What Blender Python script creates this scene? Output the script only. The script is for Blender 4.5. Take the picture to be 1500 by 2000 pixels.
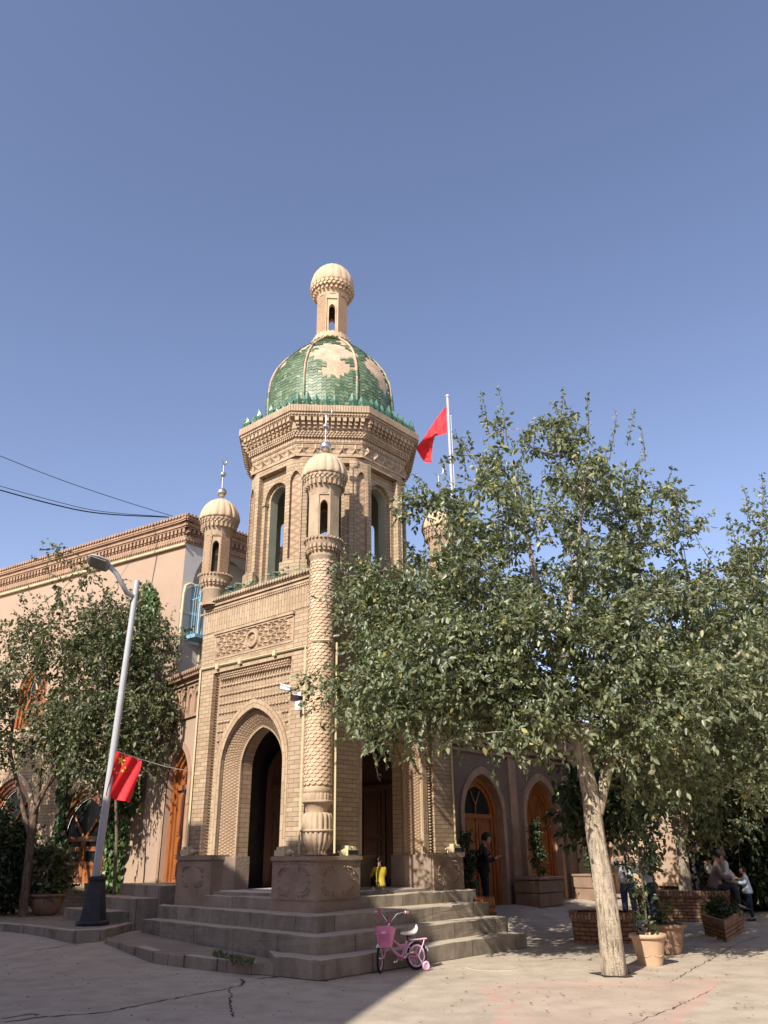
import bpy, math, random
import numpy as np
from mathutils import Vector, Matrix
random.seed(7); rng = np.random.default_rng(7)
R = math.radians
for o in list(bpy.data.objects): bpy.data.objects.remove(o)
scn = bpy.context.scene
col = scn.collection

# ---------------------------------------------------------------- camera
FPX, PITCH, ROLL, CAMH = 1556.0, R(23.36), R(0.62), 1.45
cam = bpy.data.objects.new('camera', bpy.data.cameras.new('camera')); col.objects.link(cam)
cam.location = (0, 0, CAMH)
cam.matrix_world = Matrix.Translation((0, 0, CAMH)) @ Matrix.Rotation(math.pi/2 + PITCH, 4, 'X') @ Matrix.Rotation(-ROLL, 4, 'Z')
cam.data.sensor_fit = 'VERTICAL'; cam.data.sensor_height = 24; cam.data.lens = 24 * FPX / 2000
cam.data.clip_start = 0.1; cam.data.clip_end = 2000
scn.camera = cam
scn.render.resolution_x = 768; scn.render.resolution_y = 1024

# ---------------------------------------------------------------- sky, sun, exposure
SUN_AZ, SUN_EL = 30.0, 36.0           # degrees left of straight behind the camera, height
S = Vector((-math.sin(R(SUN_AZ))*math.cos(R(SUN_EL)), -math.cos(R(SUN_AZ))*math.cos(R(SUN_EL)), math.sin(R(SUN_EL))))
w = bpy.data.worlds.new('World'); scn.world = w; w.use_nodes = True
nt = w.node_tree; bg = nt.nodes['Background']
sky = nt.nodes.new('ShaderNodeTexSky'); sky.sky_type = 'NISHITA'; sky.sun_disc = False
sky.sun_elevation = R(SUN_EL); sky.sun_rotation = R(180 + SUN_AZ)
sky.air_density = 1.0; sky.dust_density = 1.6; sky.ozone_density = 2.2; sky.altitude = 1200
mixs = nt.nodes.new('ShaderNodeMix'); mixs.data_type = 'RGBA'; mixs.blend_type = 'MULTIPLY'
mixs.inputs[0].default_value = 1.0; mixs.inputs[7].default_value = (1.29, 1.06, 1.02, 1)
nt.links.new(sky.outputs[0], mixs.inputs[6]); nt.links.new(mixs.outputs[2], bg.inputs[0])
bg.inputs[1].default_value = 0.143
sl = bpy.data.lights.new('sun', 'SUN'); sl.energy = 4.8; sl.angle = R(0.53); sl.color = (1.0, 0.93, 0.82)
so = bpy.data.objects.new('sun', sl); col.objects.link(so)
so.rotation_mode = 'QUATERNION'; so.rotation_quaternion = S.to_track_quat('Z', 'Y')
scn.view_settings.view_transform = 'Standard'; scn.view_settings.look = 'None'
scn.view_settings.gamma = 1; scn.view_settings.exposure = 0.56; scn.view_settings.use_curve_mapping = False

# ---------------------------------------------------------------- picture point -> place in the world
def ray(x, y):
    u = (x-750)/FPX; v = (1000-y)/FPX; c, s = math.cos(ROLL), math.sin(ROLL)
    u2 = c*u + s*v; v2 = -s*u + c*v
    return Vector((u2, math.cos(PITCH)-math.sin(PITCH)*v2, math.sin(PITCH)+math.cos(PITCH)*v2))
def at(x, y, D):
    r = ray(x, y); return Vector((0, 0, CAMH)) + r*(D/r.y)
def atz(x, y, z=0.0):
    r = ray(x, y); return Vector((0, 0, CAMH)) + r*((z-CAMH)/r.z)
def onplane(x, y, p, n):
    r = ray(x, y); o = Vector((0, 0, CAMH)); return o + r*((p-o).dot(n)/r.dot(n))

# ---------------------------------------------------------------- materials
def newmat(name):
    m = bpy.data.materials.new(name); m.use_nodes = True
    return m, m.node_tree, m.node_tree.nodes['Principled BSDF']
def nd(t, k, **kw):
    n = t.nodes.new(k)
    for a_, v_ in kw.items(): setattr(n, a_, v_)
    return n
def ramp(t, src, stops):
    r = nd(t, 'ShaderNodeValToRGB'); e = r.color_ramp.elements
    while len(e) < len(stops): e.new(0.5)
    for i, (p, c) in enumerate(stops): e[i].position = p; e[i].color = (*c, 1) if len(c) == 3 else c
    t.links.new(src, r.inputs[0]); return r.outputs[0]
def mix(t, f, a_, b_, mode='MIX'):
    n = nd(t, 'ShaderNodeMix', data_type='RGBA', blend_type=mode)
    for i, s_ in ((0, f), (6, a_), (7, b_)):
        if isinstance(s_, (int, float)): n.inputs[i].default_value = s_
        elif isinstance(s_, tuple): n.inputs[i].default_value = (*s_[:3], 1)
        else: t.links.new(s_, n.inputs[i])
    return n.outputs[2]
def noise(t, vec, scale, detail=5, rough=.55):
    n = nd(t, 'ShaderNodeTexNoise'); n.inputs['Scale'].default_value = scale; n.inputs['Detail'].default_value = detail
    n.inputs['Roughness'].default_value = rough
    if vec: t.links.new(vec, n.inputs['Vector'])
    return n.outputs[0]
def math_(t, op, a_, b_=None):
    n = nd(t, 'ShaderNodeMath', operation=op)
    for i, s_ in enumerate((a_, b_)):
        if s_ is None: continue
        if isinstance(s_, (int, float)): n.inputs[i].default_value = s_
        else: t.links.new(s_, n.inputs[i])
    return n.outputs[0]
def bump(t, b, h, strength=.4, dist=.01):
    n = nd(t, 'ShaderNodeBump'); n.inputs['Strength'].default_value = strength; n.inputs['Distance'].default_value = dist
    t.links.new(h, n.inputs['Height'])
    if b.inputs['Normal'].links: t.links.new(b.inputs['Normal'].links[0].from_socket, n.inputs['Normal'])
    t.links.new(n.outputs[0], b.inputs['Normal'])
def plain(name, c, rough=.8, var=.12, scale=6, metal=0, bmp=.15, spec=.3, dist=.01):
    m, t, b = newmat(name); tc = nd(t, 'ShaderNodeTexCoord')
    n = noise(t, tc.outputs['Object'], scale); n2 = noise(t, tc.outputs['Object'], scale*9, 3)
    lo = tuple(x*(1-var) for x in c); hi = tuple(min(1, x*(1+var)) for x in c)
    cc = ramp(t, n, [(.3, lo), (.7, hi)]); t.links.new(cc, b.inputs['Base Color'])
    b.inputs['Roughness'].default_value = rough; b.inputs['Metallic'].default_value = metal
    b.inputs['Specular IOR Level'].default_value = spec
    if bmp: bump(t, b, n2, bmp, dist)
    return m
def brick(name, c1, c2, mortar, bw=.24, bh=.077, ms=.006, rot=0, rough=.9, bmp=.5, offset=.5, dirt=(.62, .5, .42), dirtamt=.35, bias=0):
    m, t, b = newmat(name); tc = nd(t, 'ShaderNodeTexCoord'); vec = tc.outputs['UV']
    mp = nd(t, 'ShaderNodeMapping'); mp.inputs['Rotation'].default_value = (0, 0, rot); t.links.new(vec, mp.inputs[0])
    br = nd(t, 'ShaderNodeTexBrick'); br.offset = offset
    t.links.new(mp.outputs[0], br.inputs['Vector'])
    br.inputs['Scale'].default_value = 1; br.inputs['Brick Width'].default_value = bw; br.inputs['Row Height'].default_value = bh
    br.inputs['Mortar Size'].default_value = ms; br.inputs['Mortar Smooth'].default_value = .3; br.inputs['Bias'].default_value = bias
    br.inputs['Color1'].default_value = (*c1, 1); br.inputs['Color2'].default_value = (*c2, 1); br.inputs['Mortar'].default_value = (*mortar, 1)
    ob = tc.outputs['Object']
    big = noise(t, ob, 1.3, 6); fine = noise(t, ob, 30, 4)
    f = ramp(t, big, [(.42, (0, 0, 0)), (.72, (1, 1, 1))])
    c = mix(t, math_(t, 'MULTIPLY', f, dirtamt), br.outputs['Color'], mix(t, 1.0, br.outputs['Color'], dirt, 'MULTIPLY'))
    c = mix(t, .5, c, mix(t, 1.0, c, ramp(t, fine, [(.3, (.8, .8, .8)), (.7, (1.15, 1.13, 1.1))]), 'MULTIPLY'))
    t.links.new(c, b.inputs['Base Color']); b.inputs['Roughness'].default_value = rough; b.inputs['Specular IOR Level'].default_value = .2
    h = math_(t, 'SUBTRACT', math_(t, 'MULTIPLY', fine, .25), br.outputs['Fac'])
    bump(t, b, h, bmp, .008)
    return m
def pattern(name, c, kind='hex', scale=9, depth=.8, dark=.7, sx=1, rough=.9):
    """carved terracotta: a relief pattern of cells"""
    m, t, b = newmat(name); tc = nd(t, 'ShaderNodeTexCoord')
    mp = nd(t, 'ShaderNodeMapping'); mp.inputs['Scale'].default_value = (sx, 1, 1); t.links.new(tc.outputs['UV'], mp.inputs[0])
    if kind == 'diamond': mp.inputs['Rotation'].default_value = (0, 0, R(45))
    if kind == 'hex':
        v = nd(t, 'ShaderNodeTexVoronoi', feature='DISTANCE_TO_EDGE'); v.inputs['Scale'].default_value = scale; v.inputs['Randomness'].default_value = .12
        t.links.new(mp.outputs[0], v.inputs['Vector']); h = ramp(t, v.outputs['Distance'], [(0, (0, 0, 0)), (.12, (1, 1, 1))])
    else:
        v = nd(t, 'ShaderNodeTexVoronoi', feature='F1', distance='CHEBYCHEV'); v.inputs['Scale'].default_value = scale; v.inputs['Randomness'].default_value = 0
        t.links.new(mp.outputs[0], v.inputs['Vector']); h = ramp(t, v.outputs['Distance'], [(.15, (1, 1, 1)), (.5, (0, 0, 0))])
    fine = noise(t, tc.outputs['Object'], 25, 4); big = noise(t, tc.outputs['Object'], 1.7, 5)
    c0 = ramp(t, big, [(.3, tuple(x*.85 for x in c)), (.7, tuple(x*1.08 for x in c))])
    c1 = mix(t, 1.0, c0, (dark, dark*.96, dark*.92), 'MULTIPLY')
    cc = mix(t, h, c1, c0); cc = mix(t, .3, cc, mix(t, 1.0, cc, fine, 'MULTIPLY'))
    t.links.new(cc, b.inputs['Base Color']); b.inputs['Roughness'].default_value = rough; b.inputs['Specular IOR Level'].default_value = .2
    bump(t, b, h, depth, .012); bump(t, b, fine, .2, .005)
    return m
def island_mat(name, stops, rough=.5, trans=0, spec=.4, bmp=0):
    m, t, b = newmat(name); g = nd(t, 'ShaderNodeNewGeometry')
    c = ramp(t, g.outputs['Random Per Island'], stops)
    if bmp:
        tc = nd(t, 'ShaderNodeTexCoord'); n_ = noise(t, tc.outputs['Object'], 22, 4)
        c = mix(t, .5, c, mix(t, 1.0, c, ramp(t, n_, [(.3, (.7, .7, .7)), (.7, (1.25, 1.25, 1.25))]), 'MULTIPLY')); bump(t, b, n_, bmp, .01)
    t.links.new(c, b.inputs['Base Color'])
    b.inputs['Roughness'].default_value = rough; b.inputs['Specular IOR Level'].default_value = spec
    if trans:
        tr = nd(t, 'ShaderNodeBsdfTranslucent'); mx = nd(t, 'ShaderNodeMixShader'); mx.inputs[0].default_value = trans
        tcx = mix(t, 1.0, c, (1.2, 1.35, .6), 'MULTIPLY'); t.links.new(tcx, tr.inputs[0])
        t.links.new(b.outputs[0], mx.inputs[1]); t.links.new(tr.outputs[0], mx.inputs[2])
        t.links.new(mx.outputs[0], t.nodes['Material Output'].inputs['Surface'])
    return m
def wood(name, c, rough=.35):
    m, t, b = newmat(name); tc = nd(t, 'ShaderNodeTexCoord'); mp = nd(t, 'ShaderNodeMapping'); mp.inputs['Scale'].default_value = (14, 14, 1.2)
    t.links.new(tc.outputs['Object'], mp.inputs[0]); n = noise(t, mp.outputs[0], 2.5, 6)
    t.links.new(ramp(t, n, [(.3, tuple(x*.6 for x in c)), (.6, c), (.8, tuple(x*1.2 for x in c))]), b.inputs['Base Color'])
    b.inputs['Roughness'].default_value = rough; bump(t, b, n, .15, .004); return m

M_ = {}
SAND = (.50, .34, .215)
M_['brick'] = brick('sand_brick', (.475, .362, .245), (.365, .272, .178), (.19, .14, .10))
M_['brick_v'] = brick('soldier_brick', (.475, .36, .242), (.39, .285, .185), (.20, .15, .105), bw=.26, bh=.078, rot=R(90))
M_['brick_s'] = brick('small_brick', (.48, .335, .215), (.40, .275, .175), (.24, .16, .105), bw=.075, bh=.045, ms=.006)
M_['brick_j'] = brick('jamb_brick', (.52, .37, .24), (.42, .29, .18), (.25, .17, .11), bw=.26, bh=.085, dirtamt=.6)
M_['terra'] = plain('terracotta', (.42, .312, .213), .9, .24, 3, bmp=.5, spec=.15)
M_['terra_l'] = plain('pale_terracotta', (.53, .395, .265), .85, .14, 4, bmp=.3, spec=.2)
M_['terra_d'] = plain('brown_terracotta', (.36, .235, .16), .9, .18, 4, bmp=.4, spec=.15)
M_['stone'] = plain('weathered_plinth', (.30, .225, .17), .92, .25, 2.2, bmp=.5, spec=.15, dist=.02)
M_['hex'] = pattern('carved_honeycomb', (.52, .37, .25), 'hex', 9, .9, .72)
M_['diamond'] = pattern('carved_diamond', (.50, .35, .23), 'diamond', 24, .9, .7, sx=.7)
M_['cube'] = pattern('star_lattice', (.54, .39, .265), 'diamond', 8.5, .9, .72, sx=.6)
M_['dots'] = pattern('shaded_dotted_relief_brick', (.33, .235, .175), 'hex', 20, 1, .6)  # facade relief, base darkened: its lack of sun is put into the colour
M_['brick_shaded'] = brick('shaded_brown_brick', (.36, .255, .18), (.29, .20, .14), (.17, .12, .09))  # brown brick for the facade, darkened to carry its shade
M_['lattice'] = pattern('lattice_brick', (.45, .31, .2), 'diamond', 13, 1, .5)
M_['scale'] = island_mat('fish_scale_tile', [(0, (.44, .31, .20)), (.5, (.51, .365, .245)), (1, (.57, .42, .29))], .75, 0, .25, .25)
M_['tile_g'] = island_mat('green_glazed_tile', [(0, (.065, .115, .06)), (.45, (.11, .165, .092)), (.85, (.15, .21, .125)), (1, (.22, .27, .175))], .47, 0, .4, .2)
M_['crest'] = island_mat('teal_glazed_crest', [(0, (.02, .075, .05)), (.5, (.05, .14, .085)), (1, (.17, .27, .20))], .25, 0, .5, .3)
M_['bare'] = plain('bare_dome_mortar', (.50, .375, .265), .95, .22, 5, bmp=.8, spec=.1, dist=.02)
M_['plaster_g'] = plain('pale_green_plaster', (.30, .31, .24), .9, .12, 2)
M_['plaster'] = plain('pink_plaster', (.40, .285, .207), .9, .07, .8, bmp=.25)
M_['plaster_w'] = plain('white_plaster', (.62, .59, .56), .8, .06, 2)
M_['cream'] = plain('cream_paint', (.56, .48, .29), .5, .06, 3, bmp=.05)
M_['dark'] = plain('shade_painted_interior', (.05, .035, .028), .9, .3, 2)  # near-black colour stands in for the unlit room behind the arches
M_['marble'] = plain('pale_floor', (.62, .6, .55), .35, .1, 3)
M_['door'] = wood('orange_door_wood', (.36, .12, .035))
M_['door_d'] = wood('brown_door_wood', (.11, .045, .025), .6)
M_['led'] = plain('grey_lamp_lens', (.22, .22, .21), .5, .1, 6, bmp=.05)
M_['glass'] = plain('dark_window_glass', (.02, .023, .025), .3, .1, 3, bmp=.05, spec=.12)
M_['steel'] = plain('brushed_steel', (.55, .54, .52), .3, .1, 10, metal=.9, bmp=.05)
M_['paint_w'] = plain('white_metal_paint', (.43, .44, .46), .35, .06, 3, bmp=.03, spec=.5)
M_['lampb'] = plain('dark_lamp_base', (.035, .035, .042), .5, .25, 6, bmp=.3)
M_['blue'] = plain('pale_blue_paint', (.22, .42, .52), .45, .08, 5, bmp=.05)
M_['red'] = plain('red_flag_cloth', (.72, .022, .03), .65, .06, 3, bmp=.1)
M_['yellow'] = plain('yellow_print', (.85, .62, .08), .6, .05, 3, bmp=0)
M_['black'] = plain('black_plastic', (.02, .02, .022), .5, .2, 6, bmp=.05)
M_['white'] = plain('white_plastic', (.78, .78, .78), .4, .04, 6, bmp=.02)
M_['pot'] = plain('clay_pot', (.50, .34, .22), .75, .15, 4, bmp=.2)
M_['pot_d'] = plain('old_clay_pot', (.27, .17, .115), .85, .25, 5, bmp=.3)
M_['pot_r'] = plain('dull_red_pot', (.25, .06, .045), .7, .2, 5, bmp=.2)
M_['soil'] = plain('soil', (.09, .065, .045), .95, .4, 14, bmp=.8, dist=.03)
M_['redbrick'] = brick('planter_brick', (.40, .235, .145), (.26, .145, .09), (.10, .07, .05), bw=.21, bh=.068, ms=.011, bmp=.9, dirtamt=.7)
M_['redbrick_v'] = brick('planter_cap_brick', (.48, .31, .2), (.32, .19, .12), (.12, .085, .06), bw=.24, bh=.07, rot=R(90), ms=.01, bmp=.9)
M_['planter'] = plain('brown_stone_planter', (.25, .165, .115), .85, .2, 3, bmp=.4)
M_['bark'] = plain('pale_bark', (.52, .44, .335), .95, .25, 7, bmp=1, spec=.1, dist=.03)
M_['bark_d'] = plain('brown_bark', (.22, .165, .12), .95, .3, 7, bmp=1, spec=.1, dist=.03)
M_['leaf'] = island_mat('dusty_leaf', [(0, (.08, .10, .05)), (.35, (.145, .17, .095)), (.75, (.235, .265, .155)), (.95, (.33, .35, .22)), (1, (.45, .38, .10))], .38, .33, .6)
M_['leaf_l'] = island_mat('left_tree_leaf', [(0, (.07, .09, .045)), (.5, (.12, .14, .07)), (.95, (.19, .205, .11)), (1, (.30, .29, .09))], .42, .28, .45)
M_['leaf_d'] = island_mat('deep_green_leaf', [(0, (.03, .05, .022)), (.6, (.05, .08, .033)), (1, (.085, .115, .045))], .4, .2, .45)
M_['leaf_i'] = island_mat('ivy_leaf', [(0, (.04, .085, .025)), (.6, (.07, .13, .035)), (1, (.12, .18, .05))], .4, .25, .45)
M_['wire'] = plain('black_wire', (.015, .015, .018), .6, .1, 4, bmp=0)

# bark: vertical fissures
for k in ('bark', 'bark_d'):
    t = M_[k].node_tree; b = t.nodes['Principled BSDF']; tc = nd(t, 'ShaderNodeTexCoord')
    mp = nd(t, 'ShaderNodeMapping'); mp.inputs['Scale'].default_value = (16, 16, 2.2); t.links.new(tc.outputs['Object'], mp.inputs[0])
    n = noise(t, mp.outputs[0], 2.0, 6, .65); old = b.inputs['Base Color'].links[0].from_socket
    t.links.new(mix(t, 1.0, old, ramp(t, n, [(.36, (.45, .42, .4)), (.52, (1, 1, 1)), (.75, (1.2, 1.17, 1.1))]), 'MULTIPLY'), b.inputs['Base Color'])
    bump(t, b, n, 1, .03)

def ground_mat(name, c, patch=False):
    m, t, b = newmat(name); tc = nd(t, 'ShaderNodeTexCoord'); ob = tc.outputs['Object']
    big = noise(t, ob, .45, 7, .6); mid = noise(t, ob, 2.8, 6); fine = noise(t, ob, 60, 4, .6)
    cc = ramp(t, big, [(.3, tuple(x*.84 for x in c)), (.55, c), (.75, tuple(x*1.1 for x in c))])
    cc = mix(t, .6, cc, mix(t, 1.0, cc, ramp(t, mid, [(.3, (.68, .66, .64)), (.6, (1.06, 1.06, 1.06))]), 'MULTIPLY'))
    cc = mix(t, .5, cc, mix(t, 1.0, cc, ramp(t, fine, [(.3, (.7, .7, .7)), (.65, (1.15, 1.15, 1.15))]), 'MULTIPLY'))
    if patch:
        sp = nd(t, 'ShaderNodeSeparateXYZ'); t.links.new(ob, sp.inputs[0])
        nn = math_(t, 'MULTIPLY', math_(t, 'SUBTRACT', noise(t, ob, 2.2, 7, .65), .5), 1.1)
        x1 = math_(t, 'ADD', math_(t, 'SUBTRACT', sp.outputs[0], 1.05), nn)
        y1 = math_(t, 'ADD', math_(t, 'SUBTRACT', math_(t, 'ADD', math_(t, 'MULTIPLY', sp.outputs[0], .09), 11.05), sp.outputs[1]), math_(t, 'MULTIPLY', nn, .7))
        inside = math_(t, 'MINIMUM', x1, y1)
        right = math_(t, 'SUBTRACT', math_(t, 'ADD', math_(t, 'MULTIPLY', sp.outputs[1], .52), -1.75), sp.outputs[0])
        inside = math_(t, 'MINIMUM', inside, math_(t, 'ADD', right, math_(t, 'MULTIPLY', nn, .4)))
        f = ramp(t, inside, [(0, (0, 0, 0)), (.06, (1, 1, 1))])
        edge = ramp(t, inside, [(0, (0, 0, 0)), (.05, (1, 1, 1)), (.28, (.35, .35, .35)), (.6, (.25, .25, .25))])
        wear = ramp(t, noise(t, ob, 5, 8, .75), [(.42, (0, 0, 0)), (.62, (1, 1, 1))])
        cc = mix(t, math_(t, 'MULTIPLY', f, math_(t, 'MULTIPLY', edge, math_(t, 'ADD', math_(t, 'MULTIPLY', wear, .5), .45))), cc, (.56, .33, .26))
        # slab joints and dark spills
        spill = ramp(t, noise(t, ob, 1.1, 3, .4), [(.70, (0, 0, 0)), (.74, (1, 1, 1))])
        cc = mix(t, math_(t, 'MULTIPLY', spill, .22), cc, (.12, .1, .09))
    t.links.new(cc, b.inputs['Base Color']); b.inputs['Roughness'].default_value = .85; b.inputs['Specular IOR Level'].default_value = .25
    bump(t, b, fine, .5, .008); bump(t, b, mid, .3, .03)
    return m
M_['ground'] = ground_mat('concrete_ground', (.50, .42, .325), True)
M_['pave'] = ground_mat('worn_pavement', (.32, .265, .205))
M_['step'] = ground_mat('cement_step', (.335, .285, .225))
M_['crack'] = plain('dark_crack', (.075, .06, .05), .95, .3, 9)
t = M_['step'].node_tree; b = t.nodes['Principled BSDF']; tc = nd(t, 'ShaderNodeTexCoord')
mp = nd(t, 'ShaderNodeMapping'); mp.inputs['Scale'].default_value = (5, 5, .8); t.links.new(tc.outputs['Object'], mp.inputs[0])
n = noise(t, mp.outputs[0], 1.3, 5); old = b.inputs['Base Color'].links[0].from_socket
t.links.new(mix(t, 1.0, old, ramp(t, n, [(.35, (.85, .85, .85)), (.6, (1.04, 1.04, 1.04))]), 'MULTIPLY'), b.inputs['Base Color'])

jb = nd(t, 'ShaderNodeTexBrick'); jb.inputs['Scale'].default_value = 1; jb.inputs['Brick Width'].default_value = 1.17; jb.inputs['Row Height'].default_value = 9; jb.inputs['Mortar Size'].default_value = .007
jb.inputs['Color1'].default_value = (1, 1, 1, 1); jb.inputs['Color2'].default_value = (.86, .86, .87, 1); jb.inputs['Mortar'].default_value = (.35, .33, .3, 1); t.links.new(tc.outputs['UV'], jb.inputs['Vector'])
old = b.inputs['Base Color'].links[0].from_socket; t.links.new(mix(t, 1.0, old, jb.outputs['Color'], 'MULTIPLY'), b.inputs['Base Color']); bump(t, b, math_(t, 'SUBTRACT', 1.0, jb.outputs['Fac']), .5, .01)
# dust lying on the treads, dark blotches on the risers
g_ = nd(t, 'ShaderNodeNewGeometry'); sx_ = nd(t, 'ShaderNodeSeparateXYZ'); t.links.new(g_.outputs['Normal'], sx_.inputs[0])
old = b.inputs['Base Color'].links[0].from_socket
blot = ramp(t, noise(t, tc.outputs['Object'], 1.9, 6, .65), [(.50, (1, 1, 1)), (.68, (.62, .62, .6))])
old = mix(t, 1.0, old, blot, 'MULTIPLY')
dust = ramp(t, noise(t, tc.outputs['Object'], 4, 6, .7), [(.3, (.42, .35, .27)), (.65, (.56, .47, .36))])
t.links.new(mix(t, ramp(t, sx_.outputs[2], [(.45, (0, 0, 0)), (.85, (.9, .9, .9))]), old, dust), b.inputs['Base Color'])

# ---------------------------------------------------------------- mesh collector
class MB:
    def __init__(s): s.v = []; s.f = []; s.uv = []; s.mi = []; s.sm = []; s.M = None
    def P(s, p):
        p = Vector(p); return s.M @ p if s.M else p
    def face(s, pts, uv=None, m=0, sm=False):
        pts = [Vector(p) for p in pts]
        if uv is None:
            n = Vector((0, 0, 0))
            for i in range(len(pts)):
                a_, b_ = pts[i], pts[(i+1) % len(pts)]; n += a_.cross(b_)
            if n.length > 0: n.normalize()
            if abs(n.z) > .8 or (abs(n.x)+abs(n.y)) < 1e-6: uv = [(p.x, p.y) for p in pts]
            else:
                t_ = Vector((-n.y, n.x, 0)).normalized(); uv = [(p.dot(t_), p.z) for p in pts]
        b0 = len(s.v); s.v += [tuple(s.P(p)) for p in pts]; s.f.append(tuple(range(b0, b0+len(pts)))); s.uv += uv; s.mi.append(m); s.sm.append(sm)
    def quadgrid(s, rows, closed=False, uvf=None, m=0, sm=True):
        b0 = len(s.v); n = len(rows[0])
        for r in rows: s.v += [tuple(s.P(p)) for p in r]
        kk = n if closed else n-1
        for i in range(len(rows)-1):
            for j in range(kk):
                j2 = (j+1) % n
                s.f.append((b0+i*n+j, b0+i*n+j2, b0+(i+1)*n+j2, b0+(i+1)*n+j)); s.mi.append(m); s.sm.append(sm)
                if uvf: s.uv += [uvf(i, j), uvf(i, j+1), uvf(i+1, j+1), uvf(i+1, j)]
                else: s.uv += [(j*.1, i*.1), (j*.1+.1, i*.1), (j*.1+.1, i*.1+.1), (j*.1, i*.1+.1)]
    def box(s, x0, x1, y0, y1, z0, z1, m=0, faces='xXyYzZ'):
        p = [Vector((x, y, z)) for x in (x0, x1) for y in (y0, y1) for z in (z0, z1)]
        for k, q in (('x', (0, 1, 3, 2)), ('X', (4, 6, 7, 5)), ('y', (0, 4, 5, 1)), ('Y', (2, 3, 7, 6)), ('z', (0, 2, 6, 4)), ('Z', (1, 5, 7, 3))):
            if k in faces: s.face([p[i] for i in q], m=m)
    def obox(s, c, ax, ay, az, m=0):
        c = Vector(c); ax, ay, az = Vector(ax), Vector(ay), Vector(az)
        p = [c + i*ax + j*ay + k*az for i in (-1, 1) for j in (-1, 1) for k in (-1, 1)]
        for q in ((0, 1, 3, 2), (4, 6, 7, 5), (0, 4, 5, 1), (2, 3, 7, 6), (0, 2, 6, 4), (1, 5, 7, 3)): s.face([p[i] for i in q], m=m)
    def tube(s, path, r, n=8, m=0, cap=True, sm=True, flat=None):
        path = [Vector(p) for p in path]; rr = r if isinstance(r, (list, tuple)) else [r]*len(path)
        rows = []; ref = None; L = 0; Ls = []
        for i, p in enumerate(path):
            d = (path[min(i+1, len(path)-1)] - path[max(i-1, 0)]).normalized()
            if ref is None: ref = Vector((0, 0, 1)) if abs(d.z) < .9 else Vector((1, 0, 0))
            x = ref.cross(d)
            if x.length < 1e-4: x = Vector((1, 0, 0)).cross(d)
            x.normalize(); y = d.cross(x).normalized(); ref = y
            if i: L += (p - path[i-1]).length
            Ls.append(L)
            rows.append([p + x*math.cos(2*math.pi*j/n)*rr[i] + y*math.sin(2*math.pi*j/n)*rr[i]*(flat or 1) for j in range(n)])
        s.quadgrid(rows, True, lambda i, j: (j/n*2*math.pi*rr[0], Ls[i]), m, sm)
        if cap:
            s.face(rows[0][::-1], m=m); s.face(rows[-1], m=m)
    def lathe(s, prof, n=32, c=(0, 0), fn=None, m=0, sm=True, z0=0):
        rows = []; L = [0]
        for i, (r_, z_) in enumerate(prof):
            if i: L.append(L[-1] + math.hypot(r_-prof[i-1][0], z_-prof[i-1][1]))
            row = []
            for j in range(n):
                th = 2*math.pi*j/n; q = r_*(fn(th, i, z_) if fn else 1)
                row.append((c[0]+q*math.cos(th), c[1]+q*math.sin(th), z_+z0))
            rows.append(row)
        rm = max(p[0] for p in prof)
        s.quadgrid(rows, True, lambda i, j: (j/n*2*math.pi*rm, L[i]), m, sm)
    def ball(s, c, r, sc=(1, 1, 1), n=10, k=6, m=0, sm=True):
        c = Vector(c); rows = []
        for i in range(k+1):
            ph = -math.pi/2 + math.pi*i/k
            rows.append([c + Vector((r*sc[0]*math.cos(ph)*math.cos(2*math.pi*j/n), r*sc[1]*math.cos(ph)*math.sin(2*math.pi*j/n), r*sc[2]*math.sin(ph))) for j in range(n)])
        s.quadgrid(rows, True, None, m, sm)
    def build(s, name, mats, parent=None, loc=None):
        me = bpy.data.meshes.new(name); me.from_pydata(s.v, [], s.f)
        if not isinstance(mats, (list, tuple)): mats = [mats]
        for m in mats: me.materials.append(M_[m] if isinstance(m, str) else m)
        ul = me.uv_layers.new(name='UVMap'); ul.data.foreach_set('uv', [c for p in s.uv for c in p])
        me.polygons.foreach_set('material_index', s.mi); me.polygons.foreach_set('use_smooth', s.sm)
        me.update(); o = bpy.data.objects.new(name, me); col.objects.link(o)
        if parent: o.parent = parent
        if loc is not None: o.location = loc
        return o
def tag(o, label=None, cat=None, group=None, kind=None):
    for k, v in (('label', label), ('category', cat), ('group', group), ('kind', kind)):
        if v: o[k] = v
    return o
def empty(name, loc=(0, 0, 0), rz=0, label=None, cat=None, group=None):
    o = bpy.data.objects.new(name, None); col.objects.link(o); o.location = loc; o.rotation_euler = (0, 0, rz); o.empty_display_size = .2
    return tag(o, label, cat, group)
def copy_tree(o, parent=None):
    c = o.copy(); col.objects.link(c); c.parent = parent
    for ch in list(o.children): copy_tree(ch, c)
    return c
def arch_pts(w, zs, za, n=9):
    h = max(za - zs, w*1.001); r_ = (w*w + h*h)/(2*w); cx = r_ - w; pts = []
    a1 = math.acos(-cx/r_) if cx < r_ else math.pi/2
    for i in range(n+1):
        an = math.pi + (a1 - math.pi)*i/n; pts.append((cx + r_*math.cos(an), zs + r_*math.sin(an)))
    pts[-1] = (0, za if za-zs >= w else zs+h)
    return pts + [(-x, z) for x, z in reversed(pts[:-1])]
def arch_wall(mb, M, u0, u1, v0, v1, uc, w, vs, va, vb, d, m=0):
    F = lambda a_, b_, c_, d_: mb.face([M(a_, c_, d), M(b_, c_, d), M(b_, d_, d), M(a_, d_, d)], m=m)
    F(u0, uc-w, v0, v1); F(uc+w, u1, v0, v1)
    if vb > v0: F(uc-w, uc+w, v0, vb)
    pp = arch_pts(w, vs, va)
    for (x0, z0), (x1, z1) in zip(pp[:-1], pp[1:]):
        mb.face([M(uc+x0, z0, d), M(uc+x1, z1, d), M(uc+x1, v1, d), M(uc+x0, v1, d)], m=m)
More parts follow.
